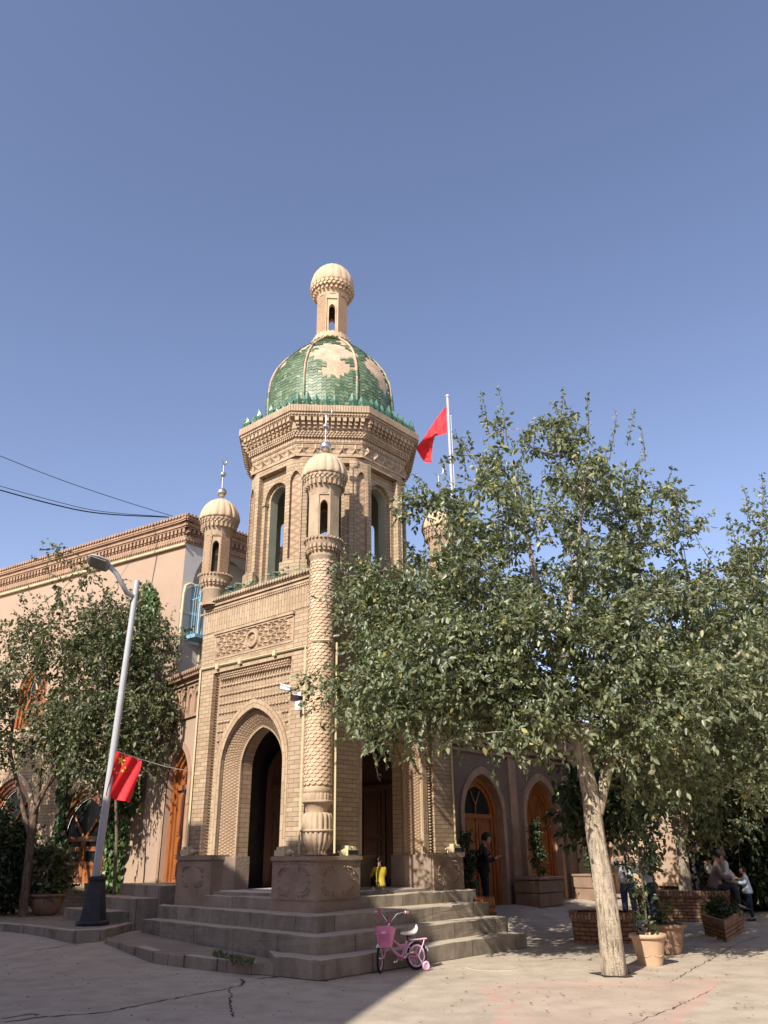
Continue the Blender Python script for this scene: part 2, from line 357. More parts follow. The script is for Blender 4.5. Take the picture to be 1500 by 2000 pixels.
def outline(w, vs, va, vb): 
    p = arch_pts(w, vs, va); return [(-w, vb)] + p + [(w, vb)]
def arch_reveal(mb, M, uc, w, vs, va, vb, d0, d1, m=0, sill=True):
    pp = outline(w, vs, va, vb); L = 0
    for (x0, z0), (x1, z1) in zip(pp[:-1], pp[1:]):
        l = math.hypot(x1-x0, z1-z0)
        mb.face([M(uc+x0, z0, d0), M(uc+x0, z0, d1), M(uc+x1, z1, d1), M(uc+x1, z1, d0)], uv=[(d0, L), (d1, L), (d1, L+l), (d0, L+l)], m=m); L += l
    if sill: mb.face([M(uc-w, vb, d0), M(uc+w, vb, d0), M(uc+w, vb, d1), M(uc-w, vb, d1)], m=m)
def arch_ring(mb, M, uc, wi, vi, wo, vo, vs, vb, d, m=0, di=None):
    p, q = outline(wi, vs, vi, vb), outline(wo, vs, vo, vb); di = d if di is None else di; L = 0
    for i in range(len(p)-1):
        l = math.hypot(q[i+1][0]-q[i][0], q[i+1][1]-q[i][1])
        mb.face([M(uc+p[i][0], p[i][1], di), M(uc+q[i][0], q[i][1], d), M(uc+q[i+1][0], q[i+1][1], d), M(uc+p[i+1][0], p[i+1][1], di)],
                uv=[(0, L), (wo-wi, L), (wo-wi, L+l), (0, L+l)], m=m); L += l
def rect_ring(mb, M, u0, u1, v0, v1, U0, U1, V0, V1, d, m=0):
    """rectangle U0..V1 with the hole u0..v1"""
    for a_, b_, c_, e_ in ((U0, u0, V0, V1), (u1, U1, V0, V1), (u0, u1, V0, v0), (u0, u1, v1, V1)):
        if b_-a_ > 1e-4 and e_-c_ > 1e-4: mb.face([M(a_, c_, d), M(b_, c_, d), M(b_, e_, d), M(a_, e_, d)], m=m)
def bar(mb, M, u0, u1, v0, v1, d0, d1, m=0):
    p = [M(u, v, d) for u in (u0, u1) for v in (v0, v1) for d in (d0, d1)]
    for q in ((0, 1, 3, 2), (4, 6, 7, 5), (0, 4, 5, 1), (2, 3, 7, 6), (0, 2, 6, 4), (1, 5, 7, 3)): mb.face([p[i] for i in q], m=m)
# ================================================================ GATEHOUSE (local X = along the shaded face, Y = along the sunlit face)
K = Vector((-1.15, 14.02, 0)); ANG = R(49.38)
bdir = Vector((math.cos(ANG), math.sin(ANG), 0)); adir = Vector((-math.sin(ANG), math.cos(ANG), 0))
def W(X, Y, z=0): return K + bdir*X + adir*Y + Vector((0, 0, z))
gate = empty('gatehouse', K, ANG, 'domed sand brick gatehouse with an octagonal tower and green tiled dome behind the pink bicycle', 'gatehouse')
ML = lambda u, v, d: Vector((d, u, v)); MR = lambda u, v, d: Vector((u, d, v))
WX, WY, WT = 3.8, 3.5, 6.3
FL = .9
ac, aw, avs, ava = 1.84, .87, 3.0, 4.05      # outer arch
ic, iw, ivs, iva = 1.86, .585, 3.02, 3.72    # inner arch
mb = MB()
# sunlit face: frame round the recessed panel, panel, splayed arch
AD = .62
def face_wall(M, mb, span, pc0, pc1, sh):
    rect_ring(mb, M, pc0, pc1, FL-.3, 4.86, 0.1, span, FL-.3, WT, 0, 0)
    # upper band of soldier bricks
    bar(mb, M, .2, span-.02, 5.72, 6.12, -.012, .01, 1)
    # recess jambs
    for (a_, b_, c_, e_) in ((pc0, pc0, FL-.3, 4.86), (pc1, pc1, FL-.3, 4.86)):
        mb.face([M(a_, c_, 0), M(a_, c_, .09), M(a_, e_, .09), M(a_, e_, 0)], m=0)
    mb.face([M(pc0, 4.86, 0), M(pc1, 4.86, 0), M(pc1, 4.86, .09), M(pc0, 4.86, .09)])
    arch_wall(mb, M, pc0, pc1, FL-.3, 4.86, ac+sh, aw, avs, ava, FL-.3, .09, 0)
    arch_reveal(mb, M, ac+sh, aw, avs, ava, FL-.3, .09, .13, 2, False)
    arch_ring(mb, M, ic+sh, iw, iva, aw, ava-.02, avs, FL-.3, .13, 3, di=.36)
    arch_reveal(mb, M, ic+sh, iw, avs, iva, FL-.3, .36, AD, 4, False)
face_wall(ML, mb, WY, .76, 3.05, 0)
mb.build('wall', ['brick', 'brick_v', 'terra', 'diamond', 'brick_j'], gate)
mb = MB()
iw = .61; iva = 3.66; AD = .62
face_wall(MR, mb, WX, .98, 3.16, .18)
iw = .585; iva = 3.72; AD = .62
mb.build('wall', ['brick', 'brick_v', 'terra', 'diamond', 'brick_j'], gate)
mb = MB()   # far walls, inner faces, ceiling
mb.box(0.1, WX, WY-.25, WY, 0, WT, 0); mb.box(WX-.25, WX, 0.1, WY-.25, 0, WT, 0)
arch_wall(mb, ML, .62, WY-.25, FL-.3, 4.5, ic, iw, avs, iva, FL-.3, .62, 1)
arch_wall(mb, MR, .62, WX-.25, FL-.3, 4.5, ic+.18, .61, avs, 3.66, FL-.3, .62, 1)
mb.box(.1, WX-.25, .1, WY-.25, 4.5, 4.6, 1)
mb.box(.82, WX-.26, WY-.30, WY-.255, .5, 4.5, 1); mb.box(WX-.30, WX-.255, .82, WY-.31, .5, 4.5, 1)  # dark lining: the room's shade is painted onto its far walls
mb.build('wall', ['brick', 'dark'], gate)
mb = MB(); mb.box(-.02, WX-.25, -.02, WY-.25, .3, FL, 0); mb.box(.12, 2.6, .12, 2.6, FL, FL+.02, 1)
mb.build('floor', ['step', 'marble'], gate)
# inner doors
def wood_door(mb, M, uc, w, v0, vs, va, d, arched=True, m=(0, 1, 2), panels=True, glass=False):
    """frame, two leaves with raised panels; m = frame, leaf, glass"""
    arch_ring(mb, M, uc, w-.13, va-.17, w, va, vs, v0, d, m[0]); arch_reveal(mb, M, uc, w-.13, vs, va-.17, v0, d, d+.07, m[0], False)
    arch_ring(mb, M, uc, w-.2, va-.27, w-.13, va-.17, vs, v0, d+.05, m[0]); arch_reveal(mb, M, uc, w-.2, vs, va-.27, v0, d+.05, d+.12, m[0], False)
    wi = w-.2; tr = vs - .12 if not glass else glass
    bar(mb, M, uc-wi, uc+wi, tr-.05, tr+.05, d+.03, d+.12, m[0])
    pp = arch_pts(wi, vs, va-.27)
    for (x0, z0), (x1, z1) in zip(pp[:-1], pp[1:]): mb.face([M(uc+x0, tr, d+.11), M(uc+x1, tr, d+.11), M(uc+x1, z1, d+.11), M(uc+x0, z0, d+.11)], m=m[2] if glass else m[1])
    for sgn in (-1, 1):
        u0, u1 = (uc-wi, uc-.01) if sgn < 0 else (uc+.01, uc+wi)
        bar(mb, M, u0, u1, v0, tr-.05, d+.09, d+.14, m[1])
        if panels:
            H = tr-.05-v0
            for (a_, b_) in ((.04, .22), (.26, .46), (.50, .95)):
                q0, q1 = v0+H*a_, v0+H*b_; uw = (u1-u0)*.16
                bar(mb, M, u0+uw, u1-uw, q0, q1, d+.07, d+.09, m[0]); bar(mb, M, u0+uw*1.9, u1-uw*1.9, q0+.05, q1-.05, d+.055, d+.071, m[1])
    bar(mb, M, uc-.025, uc+.025, v0, tr-.05, d+.06, d+.1, m[0])
mb = MB(); wood_door(mb, lambda u, v, d: Vector((u, WY-.45+d, v)), 2.25, .75, FL+.02, 2.9, 3.5, -.05, m=(0, 1, 1)); mb.build('door', ['door_d', 'door_d'], gate)
mb = MB(); wood_door(mb, lambda u, v, d: Vector((WX-.45+d, u, v)), 1.5, .8, FL+.02, 2.9, 3.5, 0, m=(0, 1, 1)); mb.build('door', ['door_d', 'door_d'], gate)
mb = MB(); mb.box(1.2, 2.9, 1.2, 1.42, FL, FL+.52); mb.box(1.15, 2.95, 1.15, 1.47, FL+.52, FL+.57); mb.build('bench', ['stone'], gate)

# raised arch surround with voussoirs, and mouldings of each face
def surround(M, span, pc0, pc1, sh):
    mb = MB()
    arch_ring(mb, M, ac+sh, aw, ava, aw+.14, ava+.17, avs, FL+.58, .055, 0)
    arch_reveal(mb, M, ac+sh, aw, avs, ava, FL+.58, .055, .09, 0, False); arch_reveal(mb, M, ac+sh, aw+.14, avs, ava+.17, FL+.58, .055, .09, 0, False)
    arch_ring(mb, M, ic+sh, iw, iva, iw+.13, iva+.15, avs, FL+.58, .31, 0, di=.34)
    arch_reveal(mb, M, ic+sh, iw, avs, iva, FL+.58, .34, .40, 0, False)
    mb.build('arch_surround', ['brick_v'], gate)
    mb = MB()   # zigzag moulding up both sides of the panel
    for u in (pc0+.05, pc1-.05):
        for i in range(62):
            z = 1.5+i*.054; s_ = 1 if u > 1.5 else -1
            mb.face([M(u+.045, z, .09), M(u-.045, z+.027, .005), M(u-.045, z-.0, .09)]); mb.face([M(u+.045, z, .09), M(u-.045, z+.027, .005), M(u+.045, z+.05, .09)])
            mb.face([M(u-.045, z, .09), M(u-.045, z+.027, .005), M(u-.045, z+.05, .09)])
    # honeycomb band: three staggered rows of diamonds standing free of a deep slot
    for r_ in range(3):
        for i in range(int((pc1-pc0-.2)/.075)):
            c = M(pc0+.12+i*.075+(.0375 if r_ % 2 else 0), 4.80-r_*.045, .045)
            ux, uz, ud = (M(1, 0, 0)-M(0, 0, 0))*.026, Vector((0, 0, .026)), (M(0, 0, 1)-M(0, 0, 0))*.045
            mb.obox(c, (ux+uz)*.40, (uz-ux)*.40, ud)
    # bead rows
    for r_ in range(11):
        z = 4.58 - r_*.175; hw = .0
        if z < ava+.2:
            pp = arch_pts(aw+.17, avs, ava+.22)
            hw = max([abs(x) for x, q in pp if q >= z] + [0]) if z > avs else aw+.17
        for i in range(23):
            u = pc0+.17+i*.092
            if u > pc1-.12 or (hw and abs(u-ac-sh) < hw+.05): continue
            uv = (M(1, 0, 0)-M(0, 0, 0))
            sc = (.030, .044, .026) if abs(uv.y) > .5 else (.044, .030, .026)
            mb.ball(M(u, z, .075), 1, sc, 6, 4)
            mb.obox(M(u, z-.08, .088), uv*.008, Vector((0, 0, .055)), (M(0, 0, 1)-M(0, 0, 0))*.008)
            mb.obox(M(u+.046, z-.09, .088), uv*.006, Vector((0, 0, .055)), (M(0, 0, 1)-M(0, 0, 0))*.006)
    mb.build('relief_panel', ['terra'], gate)
surround(ML, WY, .76, 3.05, 0); iw = .61; iva = 3.66; surround(MR, WX, .98, 3.16, .18); iw = .585; iva = 3.72
# ornamental star frieze
def star(mb, M, u, v, r, n, d, h, m=0):
    for k in range(2*n):
        a0, a1 = math.pi*k/n+math.pi/2, math.pi*(k+1)/n+math.pi/2
        r0, r1 = (r, r*.42) if k % 2 == 0 else (r*.42, r)
        mb.face([M(u, v, d-h), M(u+r0*math.cos(a0), v+r0*math.sin(a0), d), M(u+r1*math.cos(a1), v+r1*math.sin(a1), d)], m=m)
def frieze(M, u0, u1):
    mb = MB(); z0, z1 = 5.12, 5.62; uc = (u0+u1)/2
    mb.face([M(u0, z0, -.004), M(u1, z0, -.004), M(u1, z1, -.004), M(u0, z1, -.004)], m=1)
    rect_ring(mb, M, u0+.04, u1-.04, z0+.04, z1-.02, u0, u1, z0, z1+.02, -.012)
    bar(mb, M, u0-.02, u1+.02, 5.64, 5.69, -.06, 0, 0); bar(mb, M, u0+.02, u1-.02, 5.60, 5.64, -.035, 0, 0)
    for i in range(14):
        for j in range(4):
            u = u0+.16+i*.157+(.078 if j % 2 else 0); z = z0+.11+j*.112
            if u > u1-.12 or math.hypot(u-uc, z-(z0+z1)/2) < .2: continue
            star(mb, M, u, z, .082, 6 if (i+j) % 2 else 4, -.006, .06)
    for k in range(20):   # ring medallion
        a0, a1 = 2*math.pi*k/20, 2*math.pi*(k+1)/20; c = (z0+z1)/2
        f = lambda a_, r_, d: M(uc+r_*math.cos(a_), c+r_*math.sin(a_), d)
        mb.face([f(a0, .165, -.05), f(a1, .165, -.05), f(a1, .125, -.055), f(a0, .125, -.055)]); mb.face([f(a0, .185, 0), f(a1, .185, 0), f(a1, .165, -.05), f(a0, .165, -.05)])
        mb.face([f(a0, .125, -.055), f(a1, .125, -.055), f(a1, .11, -.008), f(a0, .11, -.008)])
    star(mb, M, uc, (z0+z1)/2, .075, 6, -.006, .03)
    mb.build('star_frieze', ['terra', 'hex'], gate)
frieze(ML, .72, 3.06); frieze(MR, .62, 3.1)
# thin rope mouldings and drip tiles of the wall head
mb = MB()
for M, sp in ((ML, WY), (MR, WX)):
    bar(mb, M, .2, sp, 6.20, 6.24, -.03, .0); bar(mb, M, .2, sp, 6.27, 6.33, -.06, .05); bar(mb, M, -.06, sp+.04, 6.33, 6.36, -.08, .2)
    for i in range(int(sp/.06)):
        u = .2+i*.06; mb.obox(M(u, 6.17, -.012), M(.022, .016, 0)-M(0, 0, 0), M(-.008, .012, 0)-M(0, 0, 0), M(0, 0, .012)-M(0, 0, 0))
    for i in range(int((sp+.1)/.078)):
        u = -.02+i*.078; mb.tube([M(u, 6.385, -.13), M(u, 6.40, .16)], .034, 7)
        mb.obox(M(u+.039, 6.362, .02), M(.02, 0, 0)-M(0, 0, 0), M(0, .012, 0)-M(0, 0, 0), M(0, 0, .12)-M(0, 0, 0))
mb.build('cornice', ['terra'], gate)
# glazed skirt roof behind the cornice
mb = MB()
def skirt(mb, p0, p1, q0, q1, nu, nv, m=0):
    for i in range(nu):
        for j in range(nv):
            f = lambda a_, b_: (Vector(p0).lerp(Vector(p1), a_/nu)).lerp(Vector(q0).lerp(Vector(q1), a_/nu), b_/nv)
            o_ = Vector((0, 0, random.uniform(0, .012)))
            mb.face([f(i+.03, j)+o_, f(i+.97, j)+o_, f(i+.97, j+1)+Vector((0, 0, -.01)), f(i+.03, j+1)+Vector((0, 0, -.01))], m=m)
skirt(mb, (-.06, .3, 6.43), (-.06, WY-.3, 6.43), (.10, .5, 6.60), (.10, WY-.5, 6.60), 30, 3)
skirt(mb, (.3, -.06, 6.43), (WX-.3, -.06, 6.43), (.5, -.0, 6.60), (WX-.5, .0, 6.60), 32, 3)
for i in range(22): u = random.uniform(.7, 2.9); mb.obox((random.uniform(-.03, .1), u, 6.60+random.uniform(-.01, .03)), Vector((.03, .01, 0)), Vector((-.01, .035, .01)), Vector((0, 0, .015)), m=0)
mb.box(.1, WX, .1, WY, 6.2, 6.4, 1)
mb.build('roof', ['tile_g', 'stone'], gate)

# plinth blocks and the corner pedestal with scalloped cartouches
def cartouche(mb, M, uc, vc, w, h, d):
    n = 30
    for k in range(n):
        an = 2*math.pi*k/n; ca, sa = math.cos(an), math.sin(an)
        u = uc + w*math.copysign(abs(ca)**.45, ca); v = vc + h*math.copysign(abs(sa)**.45, sa)
        mb.ball(M(u, v, d), .019, (1.2, 1.2, 1), 6, 4)
        mb.ball(M(uc+(u-uc)*.86, vc+(v-vc)*.8, d), .011, (1, 1, 1), 5, 3)
def splay_plinth(mb, poly):
    mb.face([(x, y, 1.47) for x, y in poly])
    for i in range(len(poly)): (x0, y0), (x1, y1) = poly[i], poly[(i+1) % len(poly)]; mb.face([(x0, y0, .6), (x1, y1, .6), (x1, y1, 1.47), (x0, y0, 1.47)])
mb = MB()
mb.box(-.38, .68, -.38, .68, .67, .80, 0); mb.box(-.35, .66, -.35, .66, .80, 1.40, 0); mb.box(-.38, .68, -.38, .68, 1.40, 1.46, 0)
cartouche(mb, lambda u, v, d: Vector((-.355-d, u, v)), .15, 1.1, .36, .2, 0); cartouche(mb, lambda u, v, d: Vector((u, -.355-d, v)), .15, 1.1, .36, .2, 0)
for M in (lambda u, v, d: Vector((-.35+d, u, v)), lambda u, v, d: Vector((u, -.35+d, v))):
    for v_ in (.84, 1.36): 
        for i in range(24): mb.obox(M(-.3+i*.04, v_, -.004), M(.014, .010, 0)-M(0, 0, 0), M(-.006, .008, 0)-M(0, 0, 0), M(0, 0, .008)-M(0, 0, 0))
mb.build('plinth', ['stone'], gate)
mb = MB()
mb.box(-.10, .35, 2.56, WY+.08, .45, 1.42, 0); mb.box(-.13, .35, 2.54, WY+.10, 1.42, 1.50, 0); splay_plinth(mb, [(-.06, 2.72), (.33, 2.425), (.66, 2.425), (.66, 2.9), (-.06, 2.9)])
cartouche(mb, lambda u, v, d: Vector((-.105-d, u, v)), 3.1, 1.15, .3, .17, 0)
mb.build('plinth', ['stone'], gate)
mb = MB()
mb.box(2.96, WX+.1, -.10, .35, .6, 1.42, 0); mb.box(2.94, WX+.12, -.13, .35, 1.42, 1.50, 0); splay_plinth(mb, [(2.93, -.06), (2.63, .33), (2.63, .66), (3.1, .66), (3.1, -.06)])
cartouche(mb, lambda u, v, d: Vector((u, -.105-d, v)), 3.42, 1.12, .32, .17, 0)
mb.build('plinth', ['stone'], gate)

# corner column: vase foot, ring, fish-scale shaft
mb = MB()
fl = lambda k, a_: (lambda th, i, z: 1 - a_*abs(math.sin(th*k/2))**2 * (1 if 0 < i < 999 else 0))
flute = lambda th, i, z: .86 + .15*abs(math.cos(th*9))**.5
mb.lathe([(.13, 1.46), (.19, 1.475), (.16, 1.50), (.155, 1.54), (.20, 1.60), (.245, 1.68), (.26, 1.76), (.262, 1.82)], 72, fn=flute)
mb.lathe([(.25, 1.815), (.275, 1.825), (.285, 1.84), (.275, 1.855), (.25, 1.865)], 48)
mb.lathe([(.262, 1.86), (.262, 1.95), (.255, 2.05), (.235, 2.10), (.17, 2.12)], 72, fn=flute)
mb.lathe([(.165, 2.10), (.17, 2.14), (.20, 2.22), (.25, 2.27)], 72, fn=lambda th, i, z: .96+.05*abs(math.cos(th*12)))
mb.lathe([(.25, 2.265), (.262, 2.27), (.262, 2.30), (.242, 2.31)], 48)
mb.lathe([(.245, 2.31), (.25, 2.40), (.235, 2.42)], 96, fn=lambda th, i, z: .96+.05*(math.cos(th*24) > 0))
mb.lathe([(.235, 2.42), (.25, 2.44), (.235, 2.5), (.222, 2.52)], 48)
mb.lathe([(.222, 2.45), (.222, 6.5)], 32)
mb.build('column', ['terra'], gate)
mb = MB(); NS = 15; rows_ = int((6.50-2.50)/.058)
for r_ in range(rows_):
    z1 = 6.52 - r_*.058
    for k in range(NS):
        th0 = 2*math.pi*(k + (.5 if r_ % 2 else 0))/NS
        if -.15 < math.cos(th0-math.pi/4) and math.cos(th0-math.pi/4) > .35: continue   # inside the wall
        hw = .052; tl = random.uniform(-.002, .003)
        P_ = lambda du, dz, dr: Vector(((.224+dr)*math.cos(th0+du/.235), (.224+dr)*math.sin(th0+du/.235), z1+dz))
        top = [(-hw, 0), (hw, 0)]; low = [(hw*math.cos(a_), -.045-.05*math.sin(a_)) for a_ in [math.pi*q/8 for q in range(9)]]
        pts = [P_(-hw, 0, .002), P_(0, 0, .004), P_(hw, 0, .002)] + [P_(u, z, .008+.016*(-z/.095)+tl) for u, z in low]
        mb.face(pts)
        lo = [P_(u, z, .008+.016*(-z/.095)+tl) for u, z in low]; li = [P_(u, z, -.004) for u, z in low]
        for q in range(8): mb.face([lo[q], lo[q+1], li[q+1], li[q]])
mb.build('scale_cladding', ['scale'], gate)

# corner turrets
def turret(tx, ty, z0, sz=1.0, parent=gate, brickm='terra', finial=True, turn=18):
    t = MB(); t.M = Matrix.Translation((tx, ty, z0)) @ Matrix.Scale(sz, 4)
    # z relative: cup 0..0.4, shaft ..1.4, head
    t.lathe([(.235, -.30), (.235, .0), (.26, .03), (.26, .06), (.24, .08), (.25, .12), (.30, .22), (.335, .30), (.345, .34), (.345, .36), (.30, .36)], 40)
    for k in range(22):
        th = 2*math.pi*k/22; c_, s_ = math.cos(th), math.sin(th)
        t.obox((.30*c_, .30*s_, .21), (.022*-s_, .022*c_, 0), (.03*c_, .03*s_, 0), (0, 0, .035)); t.obox((.275*c_, .275*s_, .15), (.018*-s_, .018*c_, 0), (.03*c_, .03*s_, 0), (0, 0, .03))
    for k in range(30):
        th = 2*math.pi*k/30; c_, s_ = math.cos(th), math.sin(th)
        t.tube([(.30*c_, .30*s_, .37), (.375*c_, .375*s_, .355)], .028, 6)
    # shaft: eight-sided with four tall pointed openings
    ap = .285; tw = 2*ap*math.tan(math.pi/8)
    for k in range(8):
        th = math.pi/4*k; n_ = Vector((math.cos(th), math.sin(th), 0)); tt = Vector((-n_.y, n_.x, 0))
        M = lambda u, v, d, n_=n_, tt=tt: n_*(ap-d) + tt*u + Vector((0, 0, v))
        h = tw/2
        if k % 2 == 1:
            ow = .072
            rect_ring(t, M, -h*.8, h*.8, .40, 1.24, -h, h, .34, 1.42, 0, 1)
            rr = h*.8
            arch_wall(t, M, -rr, rr, .40, 1.24, 0, ow, 1.02, 1.13, .40, .022, 0)
            for u in (-rr, rr): t.face([M(u, .4, 0), M(u, .4, .022), M(u, 1.24, .022), M(u, 1.24, 0)])
            t.face([M(-rr, 1.24, 0), M(rr, 1.24, 0), M(rr, 1.24, .022), M(-rr, 1.24, .022)])
            arch_reveal(t, M, 0, ow, 1.02, 1.13, .40, .022, .10, 0)
            arch_ring(t, M, 0, ow, 1.13, ow+.02, 1.16, 1.02, .40, .010, 0); arch_reveal(t, M, 0, ow+.02, 1.02, 1.16, .40, .010, .022, 0, False)
        else:
            t.face([M(-h, .34, 0), M(h, .34, 0), M(h, 1.42, 0), M(-h, 1.42, 0)], m=1)
        t.face([M(-h, 1.42, 0), M(h, 1.42, 0), Vector((0, 0, 1.42))])
    t.lathe([(.292, 1.27), (.305, 1.36), (.335, 1.45), (.375, 1.54), (.40, 1.60)], 40)
    for k in range(24):
        th = 2*math.pi*k/24; c_, s_ = math.cos(th), math.sin(th)
        t.obox((.35*c_, .35*s_, 1.50), (.022*-s_, .022*c_, 0), (.045*c_, .045*s_, .0), (0, 0, .06))
    for r_ in range(2):
        for k in range(28):
            th = 2*math.pi*(k+.5*r_)/28; c_, s_ = math.cos(th), math.sin(th); q = .385+.02*r_
            t.obox((q*c_, q*s_, 1.585+.045*r_), (.022*-s_, .022*c_, .022), (.022*s_, -.022*c_, .022), (.02*c_, .02*s_, 0))
    t.lathe([(.40, 1.60), (.415, 1.66), (.40, 1.68)], 40)
    tb = t.build('turret', ['terra', brickm], parent)
    d = MB(); d.M = t.M; rib = lambda th, i, z: .905 + .11*abs(math.cos(th*9))**.35
    d.lathe([(.38, 1.66), (.44, 1.665), (.45, 1.70), (.445, 1.78), (.41, 1.90), (.35, 2.02), (.26, 2.12), (.15, 2.19), (.06, 2.225), (.001, 2.235)], 100, fn=rib)
    d.build('turret_dome', ['terra_l'], tb)
    if finial:
        g = MB(); g.M = t.M; g.tube([(0, 0, 2.2), (0, 0, 3.12)], .012, 8); g.ball((0, 0, 2.40), .115, (1, 1, 1), 20, 12); g.ball((0, 0, 2.86), .07, (1, 1, .95), 16, 10)
        g.lathe([(.0, 2.28), (.03, 2.28), (.02, 2.31)], 10)
        vd = Matrix.Rotation(-ANG + R(turn), 4, 'Z'); pts = []   # crescent opening up to one side
        for q in range(19):
            an = R(-165 + q*12.5); r_ = .12
            pts.append(((vd @ Vector((r_*math.cos(an), 0, 0))) + Vector((0, 0, 3.24 + r_*math.sin(an)))))
        g.tube(pts, [.003+.013*math.sin(math.pi*q/18) for q in range(19)], 8)
        g.build('finial', ['steel'], tb)
turret(0, 0, 6.53); turret(.03, WY-.21, 6.60, .98, brickm='brick_s', turn=78); turret(WX-.05, 0.0, 6.60, .98, brickm='brick_s', turn=0); turret(WX, WY, 6.6, .98)
# ---------------------------------------------------------------- octagonal tower
TC = Vector((1.855, 1.745, 0)); AP = 1.69
def octM(k, ap, cx=TC): 
    th = math.pi/4*k; n_ = Vector((math.cos(th), math.sin(th), 0)); tt = Vector((-n_.y, n_.x, 0))
    return lambda u, v, d: cx + n_*(ap-d) + tt*u + Vector((0, 0, v))
def octring(mb, a0, z0, a1, z1, m=0, uo=0):
    for k in range(8):
        h0, h1 = a0*math.tan(math.pi/8), a1*math.tan(math.pi/8); A, B = octM(k, a0), octM(k, a1)
        L = math.hypot(a1-a0, z1-z0)
        mb.face([A(-h0, z0, 0), A(h0, z0, 0), B(h1, z1, 0), B(-h1, z1, 0)], uv=[(-h0, z0), (h0, z0), (h1, z0+L), (-h1, z0+L)], m=m)
mb = MB()
H = AP*math.tan(math.pi/8); ch = .17          # chamfered piers carry the honeycomb niches
fw = .43; ow = .27; z0, z1 = 6.42, 9.17
cs = ch*math.cos(math.pi/8); inn = ch*math.sin(math.pi/8)
for k in range(8):
    M = octM(k, AP); hh = H - cs
    rect_ring(mb, M, -fw, fw, z0, 9.02, -hh, hh, z0, z1, 0, 0)
    for u in (-fw, fw): mb.face([M(u, z0, 0), M(u, z0, .13), M(u, 9.02, .13), M(u, 9.02, 0)])
    mb.face([M(-fw, 9.02, 0), M(fw, 9.02, 0), M(fw, 9.02, .13), M(-fw, 9.02, .13)])
    arch_wall(mb, M, -fw, fw, z0, 9.02, 0, ow+.07, 8.45, 8.78, z0, .13, 0)
    arch_reveal(mb, M, 0, ow+.07, 8.45, 8.78, z0, .13, .22, 0, False)
    arch_ring(mb, M, 0, ow, 8.66, ow+.07, 8.78, 8.45, z0, .22, 0)
    arch_reveal(mb, M, 0, ow, 8.45, 8.66, z0, .22, .42, 1, True)
    # capital steps of the opening
    for s_ in (-1, 1): bar(mb, M, s_*(ow+.10)-.05, s_*(ow+.10)+.05, 8.36, 8.44, .10, .2, 0)
    for s_ in (-1, 1): bar(mb, M, s_*(fw+hh)/2-(hh-fw)/2-.03, s_*(fw+hh)/2+(hh-fw)/2+.03, 6.42, 6.84, -.06, .02, 0)
    # chamfer
    M2 = octM(k+1, AP)
    A0, A1 = M(hh, z0, 0), M2(-hh, z0, 0); up = Vector((0, 0, z1-z0))
    ex = (A1-A0); cw = ex.length/2; ct = ex.normalized(); cn = Vector((ct.y, -ct.x, 0)); cc = (A0+A1)/2 - Vector((0, 0, z0))
    MC = lambda u, v, d, cc=cc, ct=ct, cn=cn: cc + ct*u - cn*d + Vector((0, 0, v))
    nw = cw*.82
    bar(mb, MC, -cw-.03, cw+.03, 6.42, 6.88, -.07, .02, 0)
    arch_wall(mb, MC, -cw, cw, z0, z1, 0, nw, 8.60, 8.84, z0+.04, 0, 0); arch_reveal(mb, MC, 0, nw, 8.60, 8.84, z0+.04, 0, .05, 0, True)
    mb.face([MC(-nw, z0, .05), MC(nw, z0, .05), MC(nw, 8.86, .05), MC(-nw, 8.86, .05)], m=2)
    arch_ring(mb, MC, 0, nw, 8.84, nw+.035, 8.91, 8.60, z0+.04, -.018, 0); arch_reveal(mb, MC, 0, nw+.035, 8.60, 8.91, z0+.04, -.018, 0, 0, False)
    # inner skin
    Mi = octM(k, AP-.42); hi = (AP-.42)*math.tan(math.pi/8)
    arch_wall(mb, Mi, -hi, hi, z0, 9.6, 0, ow, 8.45, 8.66, z0, 0, 1)
octring(mb, AP, 9.17, AP, 9.48, 0)
mb.face([TC+Vector((1.3*math.cos(math.pi/4*k+.39), 1.3*math.sin(math.pi/4*k+.39), 9.4)) for k in range(8)], m=1)
mb.build('tower_drum', ['brick', 'plaster_g', 'cube'], gate)
# star band
mb = MB()
for k in range(8):
    M = octM(k, AP); hh = AP*math.tan(math.pi/8)
    bar(mb, M, -hh, hh, 9.15, 9.19, -.02, .01, 0)
    for i in range(5): star(mb, M, -hh+.145+i*.278, 9.325, .15, 5, -.002, .065)
    bar(mb, M, -hh, hh, 9.46, 9.49, -.02, .01, 0)
mb.build('star_band', ['terra'], gate)
